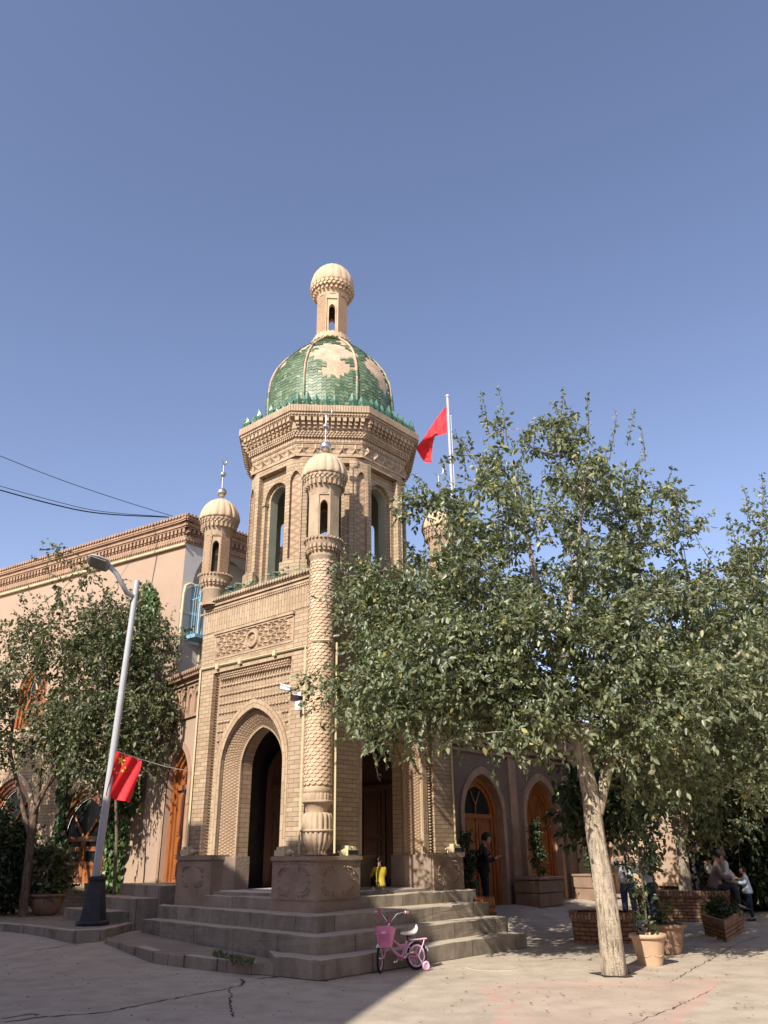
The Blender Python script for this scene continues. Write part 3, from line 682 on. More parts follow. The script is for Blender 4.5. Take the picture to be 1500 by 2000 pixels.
# corbelled cornice
mb = MB()
octring(mb, AP+.03, 9.48, AP+.03, 9.58, 1); octring(mb, AP+.03, 9.58, AP+.05, 9.59)
octring(mb, AP+.05, 9.59, AP+.12, 9.72, 2); octring(mb, AP+.12, 9.72, AP+.14, 9.73); octring(mb, AP+.14, 9.73, AP+.14, 9.95, 0); octring(mb, AP+.14, 9.95, AP+.26, 9.97, 0)
octring(mb, AP+.26, 9.97, AP+.27, 10.04, 0); octring(mb, AP+.27, 10.04, AP+.30, 10.06, 0); octring(mb, AP+.30, 10.06, AP+.30, 10.20, 0); octring(mb, AP+.30, 10.20, 1.2, 10.21, 0)
for k in range(8):
    M = octM(k, AP+.14)
    for i in range(12):
        for st, (o0, o1, za_, zb_, hw) in enumerate(((0, .04, 9.74, 9.81, .028), (0, .08, 9.80, 9.88, .034), (0, .118, 9.87, 9.96, .040))):
            hh = (AP+.14+o1)*math.tan(math.pi/8); u = -hh+.05+(2*hh-.1)*(i+.5)/12
            bar(mb, M, u-hw, u+hw, za_, zb_, -o1, .0, 0)
            mb.tube([M(u-hw, za_+.01, -o1+.01), M(u+hw, za_+.01, -o1+.01)], .016, 6)
    M = octM(k, AP+.27); hh = (AP+.27)*math.tan(math.pi/8)
    for i in range(26): 
        u = -hh+(2*hh)*(i+.5)/26; mb.obox(M(u, 10.03, .0), (M(.024, .02, 0)-M(0, 0, 0)), (M(-.024, .02, 0)-M(0, 0, 0)), (M(0, 0, .02)-M(0, 0, 0)))
    M = octM(k, AP+.31); hh = (AP+.31)*math.tan(math.pi/8); nn = 30
    for i in range(nn):
        u = -hh+2*hh*(i+.5)/nn; w_ = hh/nn*.86
        bar(mb, M, u-w_, u+w_, 10.06, 10.215+random.uniform(-.004, .004), -.012, .1, 0)
    M = octM(k, AP+.08)
    for r_ in range(3):
        hh = (AP+.06+.02*r_)*math.tan(math.pi/8)
        for i in range(22):
            u = -hh+(2*hh)*(i+.5*(r_ % 2)+.25)/22; mb.obox(M(u, 9.615+r_*.042, .02-.02*r_), (M(.022, .022, 0)-M(0, 0, 0)), (M(-.022, .022, 0)-M(0, 0, 0)), (M(0, 0, .02)-M(0, 0, 0)))
mb.build('tower_cornice', ['terra', 'brick_v', 'lattice'], gate)
# glazed crest tiles standing along the edge, one part each
cm = MB()   # one leaf-shaped tile with a pierced-looking ridge, local: x across, y thickness, z up
def crest_tile():
    c = MB(); o = [(0, .0), (.045, .0), (.05, .05), (.085, .10), (.06, .15), (.085, .20), (.05, .27), (.03, .33), (0, .40)]
    full = o + [(-x, z) for x, z in reversed(o[1:-1])]
    for s_ in (-1, 1):
        for i in range(len(full)):
            a_, b_ = full[i], full[(i+1) % len(full)]
            c.face([(0, s_*.045, .19), (a_[0], s_*.012, a_[1]), (b_[0], s_*.012, b_[1])])
    for i in range(len(full)):
        a_, b_ = full[i], full[(i+1) % len(full)]
        c.face([(a_[0], -.012, a_[1]), (b_[0], -.012, b_[1]), (b_[0], .012, b_[1]), (a_[0], .012, a_[1])])
    return c.build('crest_tile', ['crest'], gate)
ct0 = crest_tile(); first = True
for k in range(8):
    hh = (AP+.20)*math.tan(math.pi/8)
    for i in range(8):
        if (k, i) in ((4, 3), (7, 6), (5, 5)): continue
        c = ct0 if first else ct0.copy()
        if not first: col.objects.link(c)
        first = False
        p = octM(k, AP+.20)(-hh+2*hh*(i+.5)/8, 10.20, 0); c.location = p
        c.rotation_euler = (random.uniform(-.10, .14), random.uniform(-.06, .06), math.pi/4*k + math.pi/2); c.scale = (1.15, 1.5, random.uniform(.78, 1.0))
# dome: herringbone glazed tiles, with patches where the tiles have dropped off
prof = [(1.47, 10.2), (1.50, 10.6), (1.515, 11.0), (1.51, 11.35), (1.47, 11.7), (1.345, 12.03), (1.155, 12.33), (.925, 12.60), (.68, 12.83), (.48, 13.01), (.42, 13.10)]
mb = MB(); mb.lathe(prof, 64, (TC.x, TC.y), m=0)
def dome_pt(th, s, dr=0):
    s = max(0, min(len(prof)-1.001, s)); i = int(s); f = s-i
    r_ = prof[i][0]*(1-f)+prof[i+1][0]*f + dr; z_ = prof[i][1]*(1-f)+prof[i+1][1]*f + dr*.4
    return Vector((TC.x+r_*math.cos(th), TC.y+r_*math.sin(th), z_))
mb.build('dome', ['bare'], gate)
mb = MB(); cen = math.atan2(-1, -1)           # towards the street corner
patches = [(cen-.02, 12.0, .40, .56), (cen+.10, 11.55, .24, .36), (cen+.82, 11.85, .30, .46), (cen+.95, 11.5, .18, .3), (cen-.62, 12.45, .10, .3), (cen-.95, 12.0, .07, .28),
           (cen+.27, 12.62, .10, .25), (cen+2.3, 11.6, .3, .5), (cen-2.0, 11.9, .25, .5), (cen+3.1, 12.1, .4, .4), (cen-1.38, 11.7, .09, .35), (cen-.05, 11.40, .14, .2)]
NT = 96; NRW = 46
def herr(i, j): return (i//2 + j) % 4
for j in range(NRW):
    s0 = (len(prof)-1)*j/NRW; s1 = (len(prof)-1)*(j+1)/NRW
    r_ = (dome_pt(0, s0)-Vector((TC.x, TC.y, dome_pt(0, s0).z))).length
    nt_ = max(16, int(NT*r_/1.5/8)*8)
    for i in range(nt_):
        th = 2*math.pi*(i+.5)/nt_; z = dome_pt(th, (s0+s1)/2).z
        # slanting steps: cells gather into diagonal bars
        bi = (i + j) // 3; bj = (i - j) // 3
        jit = (math.sin(bi*12.9898+bj*78.233)*43758.5453) % 1
        bare = False
        for (pt_, pz, pw, ph) in patches:
            dt = (th-pt_+math.pi) % (2*math.pi) - math.pi
            wd = dt*r_/1.45
            if abs(wd)/pw + abs(z-pz)/ph < 1.05 + .45*(jit-.5): bare = True
        seg = (th + math.pi/8) % (math.pi/4)
        if min(seg, math.pi/4-seg)*r_ < .04: continue
        if bare: continue
        dth = math.pi/nt_
        sk = 1 if (i//4) % 2 else -1
        jz = random.uniform(0, .004)
        a_, b_ = dome_pt(th-dth*.98, s0+sk*.05, .020+jz), dome_pt(th+dth*.98, s0-sk*.05, .020+jz)
        c_, d_ = dome_pt(th+dth*.98, s1-sk*.05-.008, .013+jz), dome_pt(th-dth*.98, s1+sk*.05-.008, .013+jz)
        mb.face([a_, b_, c_, d_])
        for p, q in ((a_, b_), (b_, c_), (c_, d_), (d_, a_)):
            ax = Vector((TC.x, TC.y, 11.0)); f = lambda v_: v_ + (Vector((TC.x, TC.y, v_.z-.2))-v_).normalized()*.03
            mb.face([p, q, f(q), f(p)])
mb.build('glazed_tiling', ['tile_g'], gate)
for k in range(8):
    mb = MB()
    th = math.pi/4*k+math.pi/8
    for q in range(20):
        s_ = 1.2+(len(prof)-2.2)*q/20; s2 = s_+(len(prof)-2.2)/20*.97
        green = (q < 3) or (k in (1, 2) and q < 8) or random.random() < .15
        p0, p1 = dome_pt(th, s_, .03), dome_pt(th, s2, .03)
        mb.tube([p0, p1], .036 if green else .026, 6, 1 if green else 0)
    mb.build('dome_rib', ['bare', 'tile_g'], gate)
# lantern
t = MB(); t.M = Matrix.Translation((TC.x, TC.y, 0))
t.lathe([(.42, 13.05), (.50, 13.07), (.50, 13.11), (.43, 13.24), (.40, 13.27)], 40, m=2)
for r_ in range(4):
    for k in range(26):
        th = 2*math.pi*(k+.5*(r_ % 2))/26; c_, s_ = math.cos(th), math.sin(th); q = .49-.025*r_
        t.obox((q*c_, q*s_, 13.10+.05*r_), (.026*-s_, .026*c_, .026), (.026*s_, -.026*c_, .026), (.02*c_, .02*s_, 0), m=0)
ap = .375; tw = 2*ap*math.tan(math.pi/8)
for k in range(8):
    th = math.pi/4*k + 0; n_ = Vector((math.cos(th), math.sin(th), 0)); tt = Vector((-n_.y, n_.x, 0)); h = tw/2
    M = lambda u, v, d, n_=n_, tt=tt: n_*(ap-d) + tt*u + Vector((0, 0, v))
    if k % 2 == 1:
        rr = h*.86; ow2 = .078
        rect_ring(t, M, -rr, rr, 13.27, 14.30, -h, h, 13.25, 14.5, 0, 0)
        arch_wall(t, M, -rr, rr, 13.27, 14.30, 0, ow2, 14.0, 14.13, 13.27, .03, 0); arch_reveal(t, M, 0, ow2, 14.0, 14.13, 13.27, .03, .13, 0)
        for u in (-rr, rr): t.face([M(u, 13.27, 0), M(u, 13.27, .03), M(u, 14.3, .03), M(u, 14.3, 0)])
        t.face([M(-rr, 14.3, 0), M(rr, 14.3, 0), M(rr, 14.3, .03), M(-rr, 14.3, .03)])
        arch_ring(t, M, 0, ow2, 14.13, ow2+.022, 14.165, 14.0, 13.27, .014, 0); arch_reveal(t, M, 0, ow2+.022, 14.0, 14.165, 13.27, .014, .03, 0, False)
    else:
        t.face([M(-h, 13.25, 0), M(h, 13.25, 0), M(h, 14.5, 0), M(-h, 14.5, 0)], m=1)
t.lathe([(.39, 14.44), (.405, 14.54), (.47, 14.67), (.53, 14.75), (.001, 14.76)], 40)
for k in range(26):
    th = 2*math.pi*k/26; c_, s_ = math.cos(th), math.sin(th)
    t.obox((.45*c_, .45*s_, 14.64), (.028*-s_, .028*c_, 0), (.045*c_, .045*s_, 0), (0, 0, .07))
for r_ in range(2):
    for k in range(30):
        th = 2*math.pi*(k+.5*r_)/30; c_, s_ = math.cos(th), math.sin(th); q = .515+.025*r_
        t.obox((q*c_, q*s_, 14.70+.06*r_), (.03*-s_, .03*c_, .03), (.03*s_, -.03*c_, .03), (.025*c_, .025*s_, 0))
lb = t.build('lantern', ['terra_l', 'brick_s', 'terra'], gate)
d = MB(); d.M = t.M
d.lathe([(.50, 14.80), (.55, 14.80), (.56, 14.86), (.555, 14.98), (.52, 15.14), (.44, 15.30), (.34, 15.42), (.20, 15.49), (.08, 15.52), (.001, 15.525)], 110, fn=lambda th, i, z: .94+.07*abs(math.cos(th*9))**.3)
d.build('lantern_dome', ['terra_l'], lb)

# cream cable trunking on the walls
mb = MB()
def trunk(mb, p, r=.022): mb.tube(p, r, 4, sm=False)
trunk(mb, [(-.03, WY-.03, 4.99), (-.03, .26, 4.96), (-.26, -.05, 4.95), (-.10, -.3, 4.95)])
trunk(mb, [(-.03, WY-.05, 4.99), (-.03, WY-.08, 1.5)]); trunk(mb, [(-.12, .28, 4.95), (-.12, .29, 1.5)])
trunk(mb, [(.13, -.26, 4.95), (.13, -.27, 1.5)]); trunk(mb, [(-.1, -.3, 4.95), (.2, -.05, 4.95), (WX-.05, -.03, 4.99)]); trunk(mb, [(3.74, -.04, 4.99), (3.74, -.05, 1.5)])
for y in (2.2, 2.9, 1.2): mb.box(-.06, -.01, y-.04, y+.04, 4.92, 5.02)
mb.build('cable_trunking', ['cream'], gate)

# cream floodlights on the plinths
def floodlight(X, Y, z, rz, label):
    o = empty('floodlight', W(X, Y, z), ANG+rz, label, 'floodlight', 'cream floodlights on the plinths')
    m = MB(); m.box(-.12, .12, -.10, .10, .0, .09); m.box(-.12, .12, -.105, -.10, .01, .08, 1); m.build('housing', ['cream', 'glass'], o)
    m = MB(); m.box(-.09, -.02, -.08, .08, .09, .15); m.box(.02, .09, -.08, .08, .09, .14)
    m.tube([(-.12, .0, .05), (-.2, 0, .07)], [.06, .02], 8); m.tube([(-.19, 0, .06), (-.26, 0, .06)], .015, 6); m.build('ballast_box', ['cream'], o)
    m = MB(); m.tube([(-.2, .0, .05), (-.23, -.03, -.06), (-.17, -.06, -.14), (-.05, -.10, -.16)], .008, 6); m.build('cable', ['white'], o)
floodlight(-.24, .52, 1.465, R(90), 'cream floodlight on the pedestal left of the fish-scale column')
floodlight(.50, -.24, 1.465, R(0), 'cream floodlight on the pedestal right of the fish-scale column')
floodlight(-.02, 3.38, 1.505, R(90), 'cream floodlight on the left plinth of the gatehouse, beside the orange side door')
floodlight(3.70, -.03, 1.505, R(0), 'cream floodlight on the right plinth of the gatehouse, above the small picket planter')
# security camera and its junction box
q = onplane(566, 1345, W(-.12, 0), bdir); o = empty('security_camera', q, ANG, 'white bullet security camera on the sunlit wall beside the pointed arch', 'camera')
m = MB(); m.M = Matrix.Rotation(R(20), 4, 'X')
m.tube([(-.06, -.13, 0), (-.09, .13, -.02)], .042, 10); m.box(-.13, -.03, -.14, .14, .03, .05); m.build('housing', ['white'], o)
m = MB(); m.M = Matrix.Rotation(R(20), 4, 'X'); m.tube([(-.09, .13, -.02), (-.092, .16, -.022)], .034, 10); m.build('lens', ['black'], o)
m = MB(); m.tube([(-.06, -.05, -.04), (-.02, -.12, -.12), (.1, -.14, -.12)], .015, 6); m.box(.08, .12, -.2, -.08, -.17, -.07); m.build('bracket', ['white'], o)
q = onplane(583, 1372, W(-.12, 0), bdir); o = empty('junction_box', q, ANG, 'white junction box with a black cover under the security camera', 'junction box')
m = MB(); m.box(-.03, .05, -.055, .055, -.13, .03); m.build('box_body', ['white'], o); m = MB(); m.box(-.05, .06, -.05, .05, .035, .11); m.build('hood', ['black'], o)
# ================================================================ GROUND AND SURROUNDINGS
def ss(x): x = max(0, min(1, x)); return x*x*(3-2*x)
def gz(x, y):
    q = Vector((x, y, 0)) - K; X, Y = q.dot(bdir), q.dot(adir)
    return .24*ss((y-12.6)/3.6)*ss((-x-1.0)/3.0) + .38*ss((X-4.2)/3.6)*ss((Y+1.6)/2.8) + .012*math.sin(x*.9+y*.4)*math.sin(y*.6)
def put(x, y, dz=0): return Vector((x, y, gz(x, y)+dz))
xs = np.concatenate([[-400, -150, -70, -40, -25], np.arange(-18, 20.01, .4), [25, 40, 70, 150, 400]])
ys = np.concatenate([[-200, -60, -20, -5], np.arange(0, 34.01, .4), [40, 60, 100, 200, 900]])
gm = MB(); gm.quadgrid([[Vector((x, y, gz(x, y) if -18 <= x <= 20 and 0 <= y <= 34 else 0)) for x in xs] for y in ys], False, None, 0, True)
tag(gm.build('ground', 'ground'), kind='structure')

def poly_prism(mb, poly, z0, z1, m=0, bot=False):
    n = len(poly)
    mb.face([(p[0], p[1], z1) for p in poly], m=m)
    for i in range(n):
        a_, b_ = poly[i], poly[(i+1) % n]
        mb.face([(a_[0], a_[1], z0), (b_[0], b_[1], z0), (b_[0], b_[1], z1), (a_[0], a_[1], z1)], m=m)
def bevel(o, w_=.015, seg=2):
    import bmesh
    bm = bmesh.new(); bm.from_mesh(o.data); bmesh.ops.remove_doubles(bm, verts=bm.verts, dist=.0004); bmesh.ops.recalc_face_normals(bm, faces=bm.faces); bm.to_mesh(o.data); bm.free()
    md = o.modifiers.new('bevel', 'BEVEL'); md.width = w_; md.segments = seg; md.limit_method = 'ANGLE'; md.angle_limit = R(40)
    return o
def rough(o, amt=.01, cuts=3, scale=3.0):
    """worn, uneven edges: subdivide and jitter"""
    import bmesh
    from mathutils import noise as mn
    bm = bmesh.new(); bm.from_mesh(o.data); bmesh.ops.remove_doubles(bm, verts=bm.verts, dist=.0004)
    bmesh.ops.recalc_face_normals(bm, faces=bm.faces)
    long_ = [e for e in bm.edges if e.calc_length() > .5]
    bmesh.ops.subdivide_edges(bm, edges=long_, cuts=14, use_grid_fill=True)
    for v in bm.verts:
        q = mn.noise_vector(v.co*scale)*amt + mn.noise_vector(v.co*scale*4)*amt*.5; v.co += Vector((q.x, q.y, q.z*.7))
    bm.to_mesh(o.data); bm.free()
    md = o.modifiers.new('bevel', 'BEVEL'); md.width = .014; md.segments = 2; md.limit_method = 'ANGLE'; md.angle_limit = R(50)
st = empty('stone_steps', K, ANG, 'worn grey cement steps wrapping the corner of the gatehouse behind the pink bicycle', 'steps')
def step(poly, z0, z1):
    m = MB(); poly_prism(m, poly, z0, z1); o = m.build('step', ['step'], st); rough(o, .022); return o
step([(-1.62, -1.74), (.45, -1.76), (3.21, -1.85), (3.21, -.3), (-1.2, -.3), (-1.66, -.92)], -.2, .23)
step([(-1.30, -1.40), (3.25, -1.42), (3.25, 0), (1, 3.68), (-.68, 3.68)], -.1, .46)
step([(-.95, -.98), (3.41, -.98), (3.41, .4), (1, 3.72), (-.35, 3.72)], 0, .67)
step([(.69, -.32), (3.98, -.32), (3.98, .3), (.69, .3)], .4, .85)
step([(-.28, .69), (.3, .69), (.3, 2.6), (-.20, 2.6)], .4, .85)
# kerbed apron at the foot of the steps
m = MB(); A = [atz(493, 1884, .12), atz(300, 1858, .19), atz(205, 1836, .22)]
A = [A[0].copy(), A[1].copy(), A[2].copy()]
B = [W(-1.32, -.85), W(-1.0, 1.6), W(-.66, 3.75)]
for i in range(2):
    zt = [.13, .19, .25]
    for k in range(6):
        f0, f1 = k/6, (k+1)/6
        a0, a1 = A[i].lerp(A[i+1], f0), A[i].lerp(A[i+1], f1); b0, b1 = B[i].lerp(B[i+1], f0), B[i].lerp(B[i+1], f1)
        z0_, z1_ = zt[i]*(1-f0)+zt[i+1]*f0, zt[i]*(1-f1)+zt[i+1]*f1
        for p, z_ in ((a0, z0_), (b0, z0_), (a1, z1_), (b1, z1_)): p.z = z_
        m.face([a0, a1, b1, b0]); 
tag(m.build('apron', 'pave'), kind='structure')
m = MB(); zt = [.135, .195, .255]; segs = []
for i in range(2):
    for k in range(3):
        f0, f1 = k/3+.008, (k+1)/3-.008
        a0, a1 = A[i].lerp(A[i+1], f0), A[i].lerp(A[i+1], f1); z0_, z1_ = zt[i]*(1-f0)+zt[i+1]*f0, zt[i]*(1-f1)+zt[i+1]*f1
        d_ = (a1-a0); d_.z = 0; d_.normalize(); n_ = Vector((-d_.y, d_.x, 0)); n_ = n_ if n_.y > 0 else -n_; w_ = n_*.14; u_ = Vector((0, 0, random.uniform(-.012, .008)))
        p = [a0-w_*.1, a1-w_*.1, a1+w_, a0+w_]
        for q in p: q.z = 0
        poly = [(q.x, q.y) for q in p]
        tops = [Vector((p[0].x, p[0].y, z0_)), Vector((p[1].x, p[1].y, z1_)), Vector((p[2].x, p[2].y, z1_)), Vector((p[3].x, p[3].y, z0_))]
        tops = [q+u_ for q in tops]; m.face(tops)
        for q in range(4): a_, b_ = tops[q], tops[(q+1) % 4]; m.face([(a_.x, a_.y, -.2), (b_.x, b_.y, -.2), b_, a_])
p0, p1 = A[0].copy(), W(-1.62, -.93); 
m.face([(p0.x, p0.y, -.1), (p1.x, p1.y, -.1), (p1.x, p1.y, .16), (p0.x, p0.y, .13)])
o = m.build('kerb', 'step'); tag(o, kind='structure'); bevel(o, .02)
# raised left pavement
zs_ = .36
pv = [atz(-140, 1792, zs_), atz(43, 1807, zs_), atz(149, 1818, zs_), atz(196, 1816, zs_), atz(286, 1797, zs_)]
m = MB(); back = [Vector((-3.6, 19.5, zs_)), Vector((-8, 24, zs_)), Vector((-16, 29, zs_))]
poly = [(p.x, p.y) for p in pv + back]; poly_prism(m, poly, -.2, zs_)
o = m.build('pavement', 'pave'); tag(o, kind='structure')
m = MB()
for i in range(4):
    a0, a1 = pv[i].copy(), pv[i+1].copy(); n_ = (a1-a0).cross(Vector((0, 0, 1))).normalized(); n_ = n_ if n_.y < 0 else -n_
    nseg = max(1, int((a1-a0).length/.9))
    for k in range(nseg):
        q0, q1 = a0.lerp(a1, (k+.01)/nseg), a0.lerp(a1, (k+.99)/nseg)
        poly_prism(m, [(q0+n_*.05).to_2d(), (q1+n_*.05).to_2d(), (q1-n_*.12).to_2d(), (q0-n_*.12).to_2d()], -.2, zs_+.006+random.uniform(0, .01))
o = m.build('kerb', 'step'); tag(o, kind='structure'); bevel(o, .02)
# cracks in the concrete
def crack(pts, w0):
    m = MB(); P_ = []
    for i in range(len(pts)-1):
        a_, b_ = atz(*pts[i]), atz(*pts[i+1]); n_ = max(2, int((b_-a_).length/.07))
        for k in range(n_): P_.append(a_.lerp(b_, k/n_) + Vector((random.uniform(-.022, .022), random.uniform(-.03, .03), 0)))
    P_.append(atz(*pts[-1])); L_ = len(P_)
    for i in range(L_-1):
        wa = w0*random.uniform(.3, 1.2)*(1-.7*abs(i/L_-.45)); d_ = (P_[i+1]-P_[i]); n_ = Vector((-d_.y, d_.x, 0)).normalized()*wa
        q = [P_[i]-n_, P_[i+1]-n_, P_[i+1]+n_, P_[i]+n_]; m.face([put(v.x, v.y, .004) for v in q])
    tag(m.build('crack', 'crack'), kind='structure')
crack([(0, 1998), (90, 1985), (130, 1983), (210, 1975), (300, 1958), (370, 1945), (440, 1933)], .022)
crack([(440, 1933), (470, 1925), (478, 1917), (465, 1912)], .02); crack([(500, 1912), (540, 1908), (590, 1900)], .05); crack([(590, 1908), (640, 1916)], .05)
crack([(445, 1934), (452, 1945), (448, 1960), (456, 1985)], .015); crack([(0, 1880), (60, 1874), (140, 1868), (165, 1869)], .012)
crack([(20, 1830), (60, 1828), (130, 1832)], .03); crack([(1390, 1935), (1300, 1975), (1230, 2005)], .006); crack([(1060, 1878), (1100, 1873), (1125, 1876)], .014)
crack([(0, 1990), (60, 1980), (75, 1982)], .03); crack([(1310, 1920), (1430, 1848), (1500, 1822)], .008)
# manhole cover
m = MB(); c = atz(965, 1890); m.lathe([(.0, .006), (.36, .006), (.385, .009), (.40, .004), (.405, 0)], 40, (c.x, c.y), z0=gz(c.x, c.y)); m.lathe([(.33, .0075), (.345, .0085)], 40, (c.x, c.y), z0=gz(c.x, c.y))
tag(m.build('manhole_cover', 'ground'), 'round flush manhole cover in the sunlit concrete right of the pink bicycle', 'manhole')

# ---------------------------------------------------------------- left building
Q = Vector((-5.07, 19.0, 0)); dl = Vector((-math.sin(R(58)), math.cos(R(58)), 0)); nin = Vector((dl.y, -dl.x, 0)); nin = nin if nin.y > 0 else -nin
MQ = lambda u, v, d: Q + dl*u + nin*d + Vector((0, 0, v))
rin = Vector((-math.sin(ANG), math.cos(ANG), 0))
MQR = lambda u, v, d: Q + bdir*u + rin*d + Vector((0, 0, v))
bl = empty('corner_building', (0, 0, 0), 0, 'tall pink plastered building on the left with a carved brick cornice behind the lamp post', 'building')
HT = 9.56
wins = []
for (px, py0, py1, w_, sill) in ((28, 1520, 1700, .95, 0), (168, 1535, 1725, 1.0, 0), (72, 1298, 1440, .62, 1)):
    q = onplane(px, py0, Q, nin); q2 = onplane(px, py1, Q, nin); u = (q-Q).dot(dl); wins.append((u, q2.z, q.z, w_))
m = MB(); edges = sorted(wins[:2]); 
def solid(u0, u1, v0, v1, d=0, mm=0): m.face([MQ(u0, v0, d), MQ(u1, v0, d), MQ(u1, v1, d), MQ(u0, v1, d)], m=mm)
(uB, zB0, zB1, wB), (uA, zA0, zA1, wA) = edges[0], edges[1]
mid = (uA+uB)/2; zu = 4.7
def wedge(u0, u1, v0, v1, wn, mm):
    u, a_, b_, w_ = wn; vs = b_-w_*1.15; arch_wall(m, MQ, u0, u1, v0, v1, u, w_, vs, b_, max(a_, v0+.01), 0, mm); arch_reveal(m, MQ, u, w_, vs, b_, max(a_, v0+.01), 0, .35, 0)
solid(0, uB-wB-.25, 0, zu); wedge(uB-wB-.25, mid, 0, zu, edges[0], 1); wedge(mid, uA+wA+.3, 0, zu, edges[1], 1); solid(uA+wA+.3, 18, 0, zu, 0, 1)
uC, zC0, zC1, wC = wins[2]
solid(0, uC-wC-.3, zu, HT); 
u, a_, b_, w_ = wins[2]; arch_wall(m, MQ, uC-wC-.3, uC+wC+.3, zu, HT, u, w_, b_-w_*1.1, b_, a_, 0, 0); arch_reveal(m, MQ, u, w_, b_-w_*1.1, b_, a_, 0, .35, 0); solid(uC+wC+.3, 18, zu, HT)
m.build('wall', ['plaster', 'brick'], bl)
m = MB(); solid2 = m
# return wall: white loggia above, wall below
arch_wall(m, MQR, 0, 4.2, 0, HT, 1.75, 1.45, 7.7, 8.62, 6.3, 0, 0); arch_reveal(m, MQR, 1.75, 1.45, 7.7, 8.62, 6.3, 0, .8, 0)
m.face([MQR(.1, 6, .8), MQR(4, 6, .8), MQR(4, 9, .8), MQR(.1, 9, .8)], m=0); m.face([MQR(4.2, 0, 0), MQR(9, 0, 0), MQR(9, HT, 0), MQR(4.2, HT, 0)], m=0)
bar(m, MQR, 0.02, 4.2, 7.02, 7.1, -.03, 0)
m.build('wall', ['plaster_w'], bl)
m = MB(); m.face([MQ(0, HT, .0), MQ(18, HT, 0), MQ(18, HT, 9), MQ(0, HT, 9)]); m.build('roof', ['stone'], bl)
m = MB()
for M, ln in ((MQ, 18), (MQR, 9)):
    s0 = -.0
    bar(m, M, -.05, ln, 8.9, 9.08, -.05, .0, 1)
    for k, (z0, z1, o_) in enumerate(((8.86, 8.90, .04), (9.08, 9.11, .08), (9.22, 9.26, .15), (9.26, 9.36, .18), (9.36, 9.40, .24), (9.40, 9.46, .26))):
        bar(m, M, -o_, ln, z0, z1, -o_, .0, 0)
    for i in range(int(ln/.14)): u = -.05+i*.14; bar(m, M, u, u+.075, 9.11, 9.22, -.14, 0, 0)
    for r_ in range(2):
        for i in range(int(ln/.09)):
            u = i*.09+.045*r_; m.obox(M(u, 8.95+r_*.07, -.06), (M(.024, .028, 0)-M(0, 0, 0)), (M(-.024, .028, 0)-M(0, 0, 0)), (M(0, 0, .015)-M(0, 0, 0)))
    for i in range(int(ln/.11)): m.tube([M(-.2+i*.11, 9.50, -.30), M(-.2+i*.11, 9.52, .0)], .045, 6)
m.build('cornice', ['terra_d', 'lattice'], bl)
m = MB(); m.tube([MQ(-.05, 8.80, -.06), MQ(18, 8.80, -.06)], .04, 8)
m.tube([MQR(.55, 7.78, -.05), MQR(.20, 7.80, -.05), MQR(.08, 7.72, -.05), MQR(.04, 7.5, -.05), MQR(.03, 5.2, -.05)], .035, 8); m.build('downpipe', ['cream'], bl)
# arched wooden windows
def arched_window(M, u, w_, a_, b_, parent):
    vs = b_-w_*1.15; m = MB()
    for k, (dw, dd) in enumerate(((0, .04), (.1, .09), (.18, .13))):
        arch_ring(m, M, u, w_-dw-.09, b_-dw-.09, w_-dw, b_-dw, vs, a_, dd); arch_reveal(m, M, u, w_-dw-.09, vs, b_-dw-.09, a_, dd, dd+.05, 0, False)
    wi = w_-.27; tr = vs-.05
    bar(m, M, u-wi-.03, u+wi+.03, tr-.05, tr+.06, .10, .2); 
    for q in (-.09, -wi, wi-.13): bar(m, M, u+q, u+q+(.18 if q == -.09 else .13), a_, tr, .13, .2)
    for q in (.0, .30, .72): bar(m, M, u-wi, u+wi, a_+(tr-a_)*q, a_+(tr-a_)*q+(.1 if q else .45), .14, .2)
    for sg in (-1, 1): m.tube([M(u, tr, .18), M(u+sg*wi*.45, tr+.35, .18), M(u+sg*wi*.75, tr+.62, .18)], .045, 6)
    f = m.build('window', ['door'], parent)
    m = MB(); pp = arch_pts(wi, vs, b_-.27)
    m.face([M(u-wi, a_, .19), M(u+wi, a_, .19), M(u+wi, vs, .19), M(u-wi, vs, .19)])
    for (x0, z0), (x1, z1) in zip(pp[:-1], pp[1:]): m.face([M(u+x0, vs, .19), M(u+x1, vs, .19), M(u+x1, z1, .19), M(u+x0, z0, .19)])
    m.build('pane', ['glass'], f)
for (u, a_, b_, w_) in wins: arched_window(MQ, u, w_, a_, b_, bl)
m = MB()
for (u, a_, b_, w_) in wins[:2]:
    arch_ring(m, MQ, u, w_, b_, w_+.12, b_+.16, b_-w_*1.15, a_, -.03)
    arch_reveal(m, MQ, u, w_+.12, b_-w_*1.15, b_+.16, a_, -.03, 0, 0, False)
bar(m, MQ, 2.5, 18, 4.62, 4.70, -.05, 0); bar(m, MQ, 2.5, 18, 4.45, 4.50, -.03, 0)
m.build('arch_surround', ['terra_l'], bl)
# blue caged window
cg = MB(); out = .38
u0, u1, z0, z1 = .32, 1.5, 6.46, 7.75
for u in (u0, u1):
    for d in (-out, 0): cg.tube([MQR(u, z0, d), MQR(u, z1, d)], .022, 4, sm=False)
for z in (z0, z1-.35, z1):
    cg.tube([MQR(u0, z, -out), MQR(u1, z, -out)], .02, 4); cg.tube([MQR(u0, z, -out), MQR(u0, z, 0)], .02, 4)
for i in range(1, 8):
    u = u0+(u1-u0)*i/8; cg.tube([MQR(u, z0, -out), MQR(u, z1-.35, -out)], .010, 5)
    cg.tube([MQR(u, z1-.35, -out), MQR(u+.06, z1-.2, -out), MQR(u+.12, z1, -out)], .008, 5)
for i in range(1, 4):
    d = -out*i/4; cg.tube([MQR(u0, z0, d), MQR(u0, z1-.35, d)], .010, 5); cg.tube([MQR(u0, z1-.35, d), MQR(u0, z1, d-.05)], .008, 5)
bar(cg, MQR, u0-.12, u1, z0-.09, z0, -out-.06, 0)
o = cg.build('window_cage', ['blue'], bl)
m = MB()
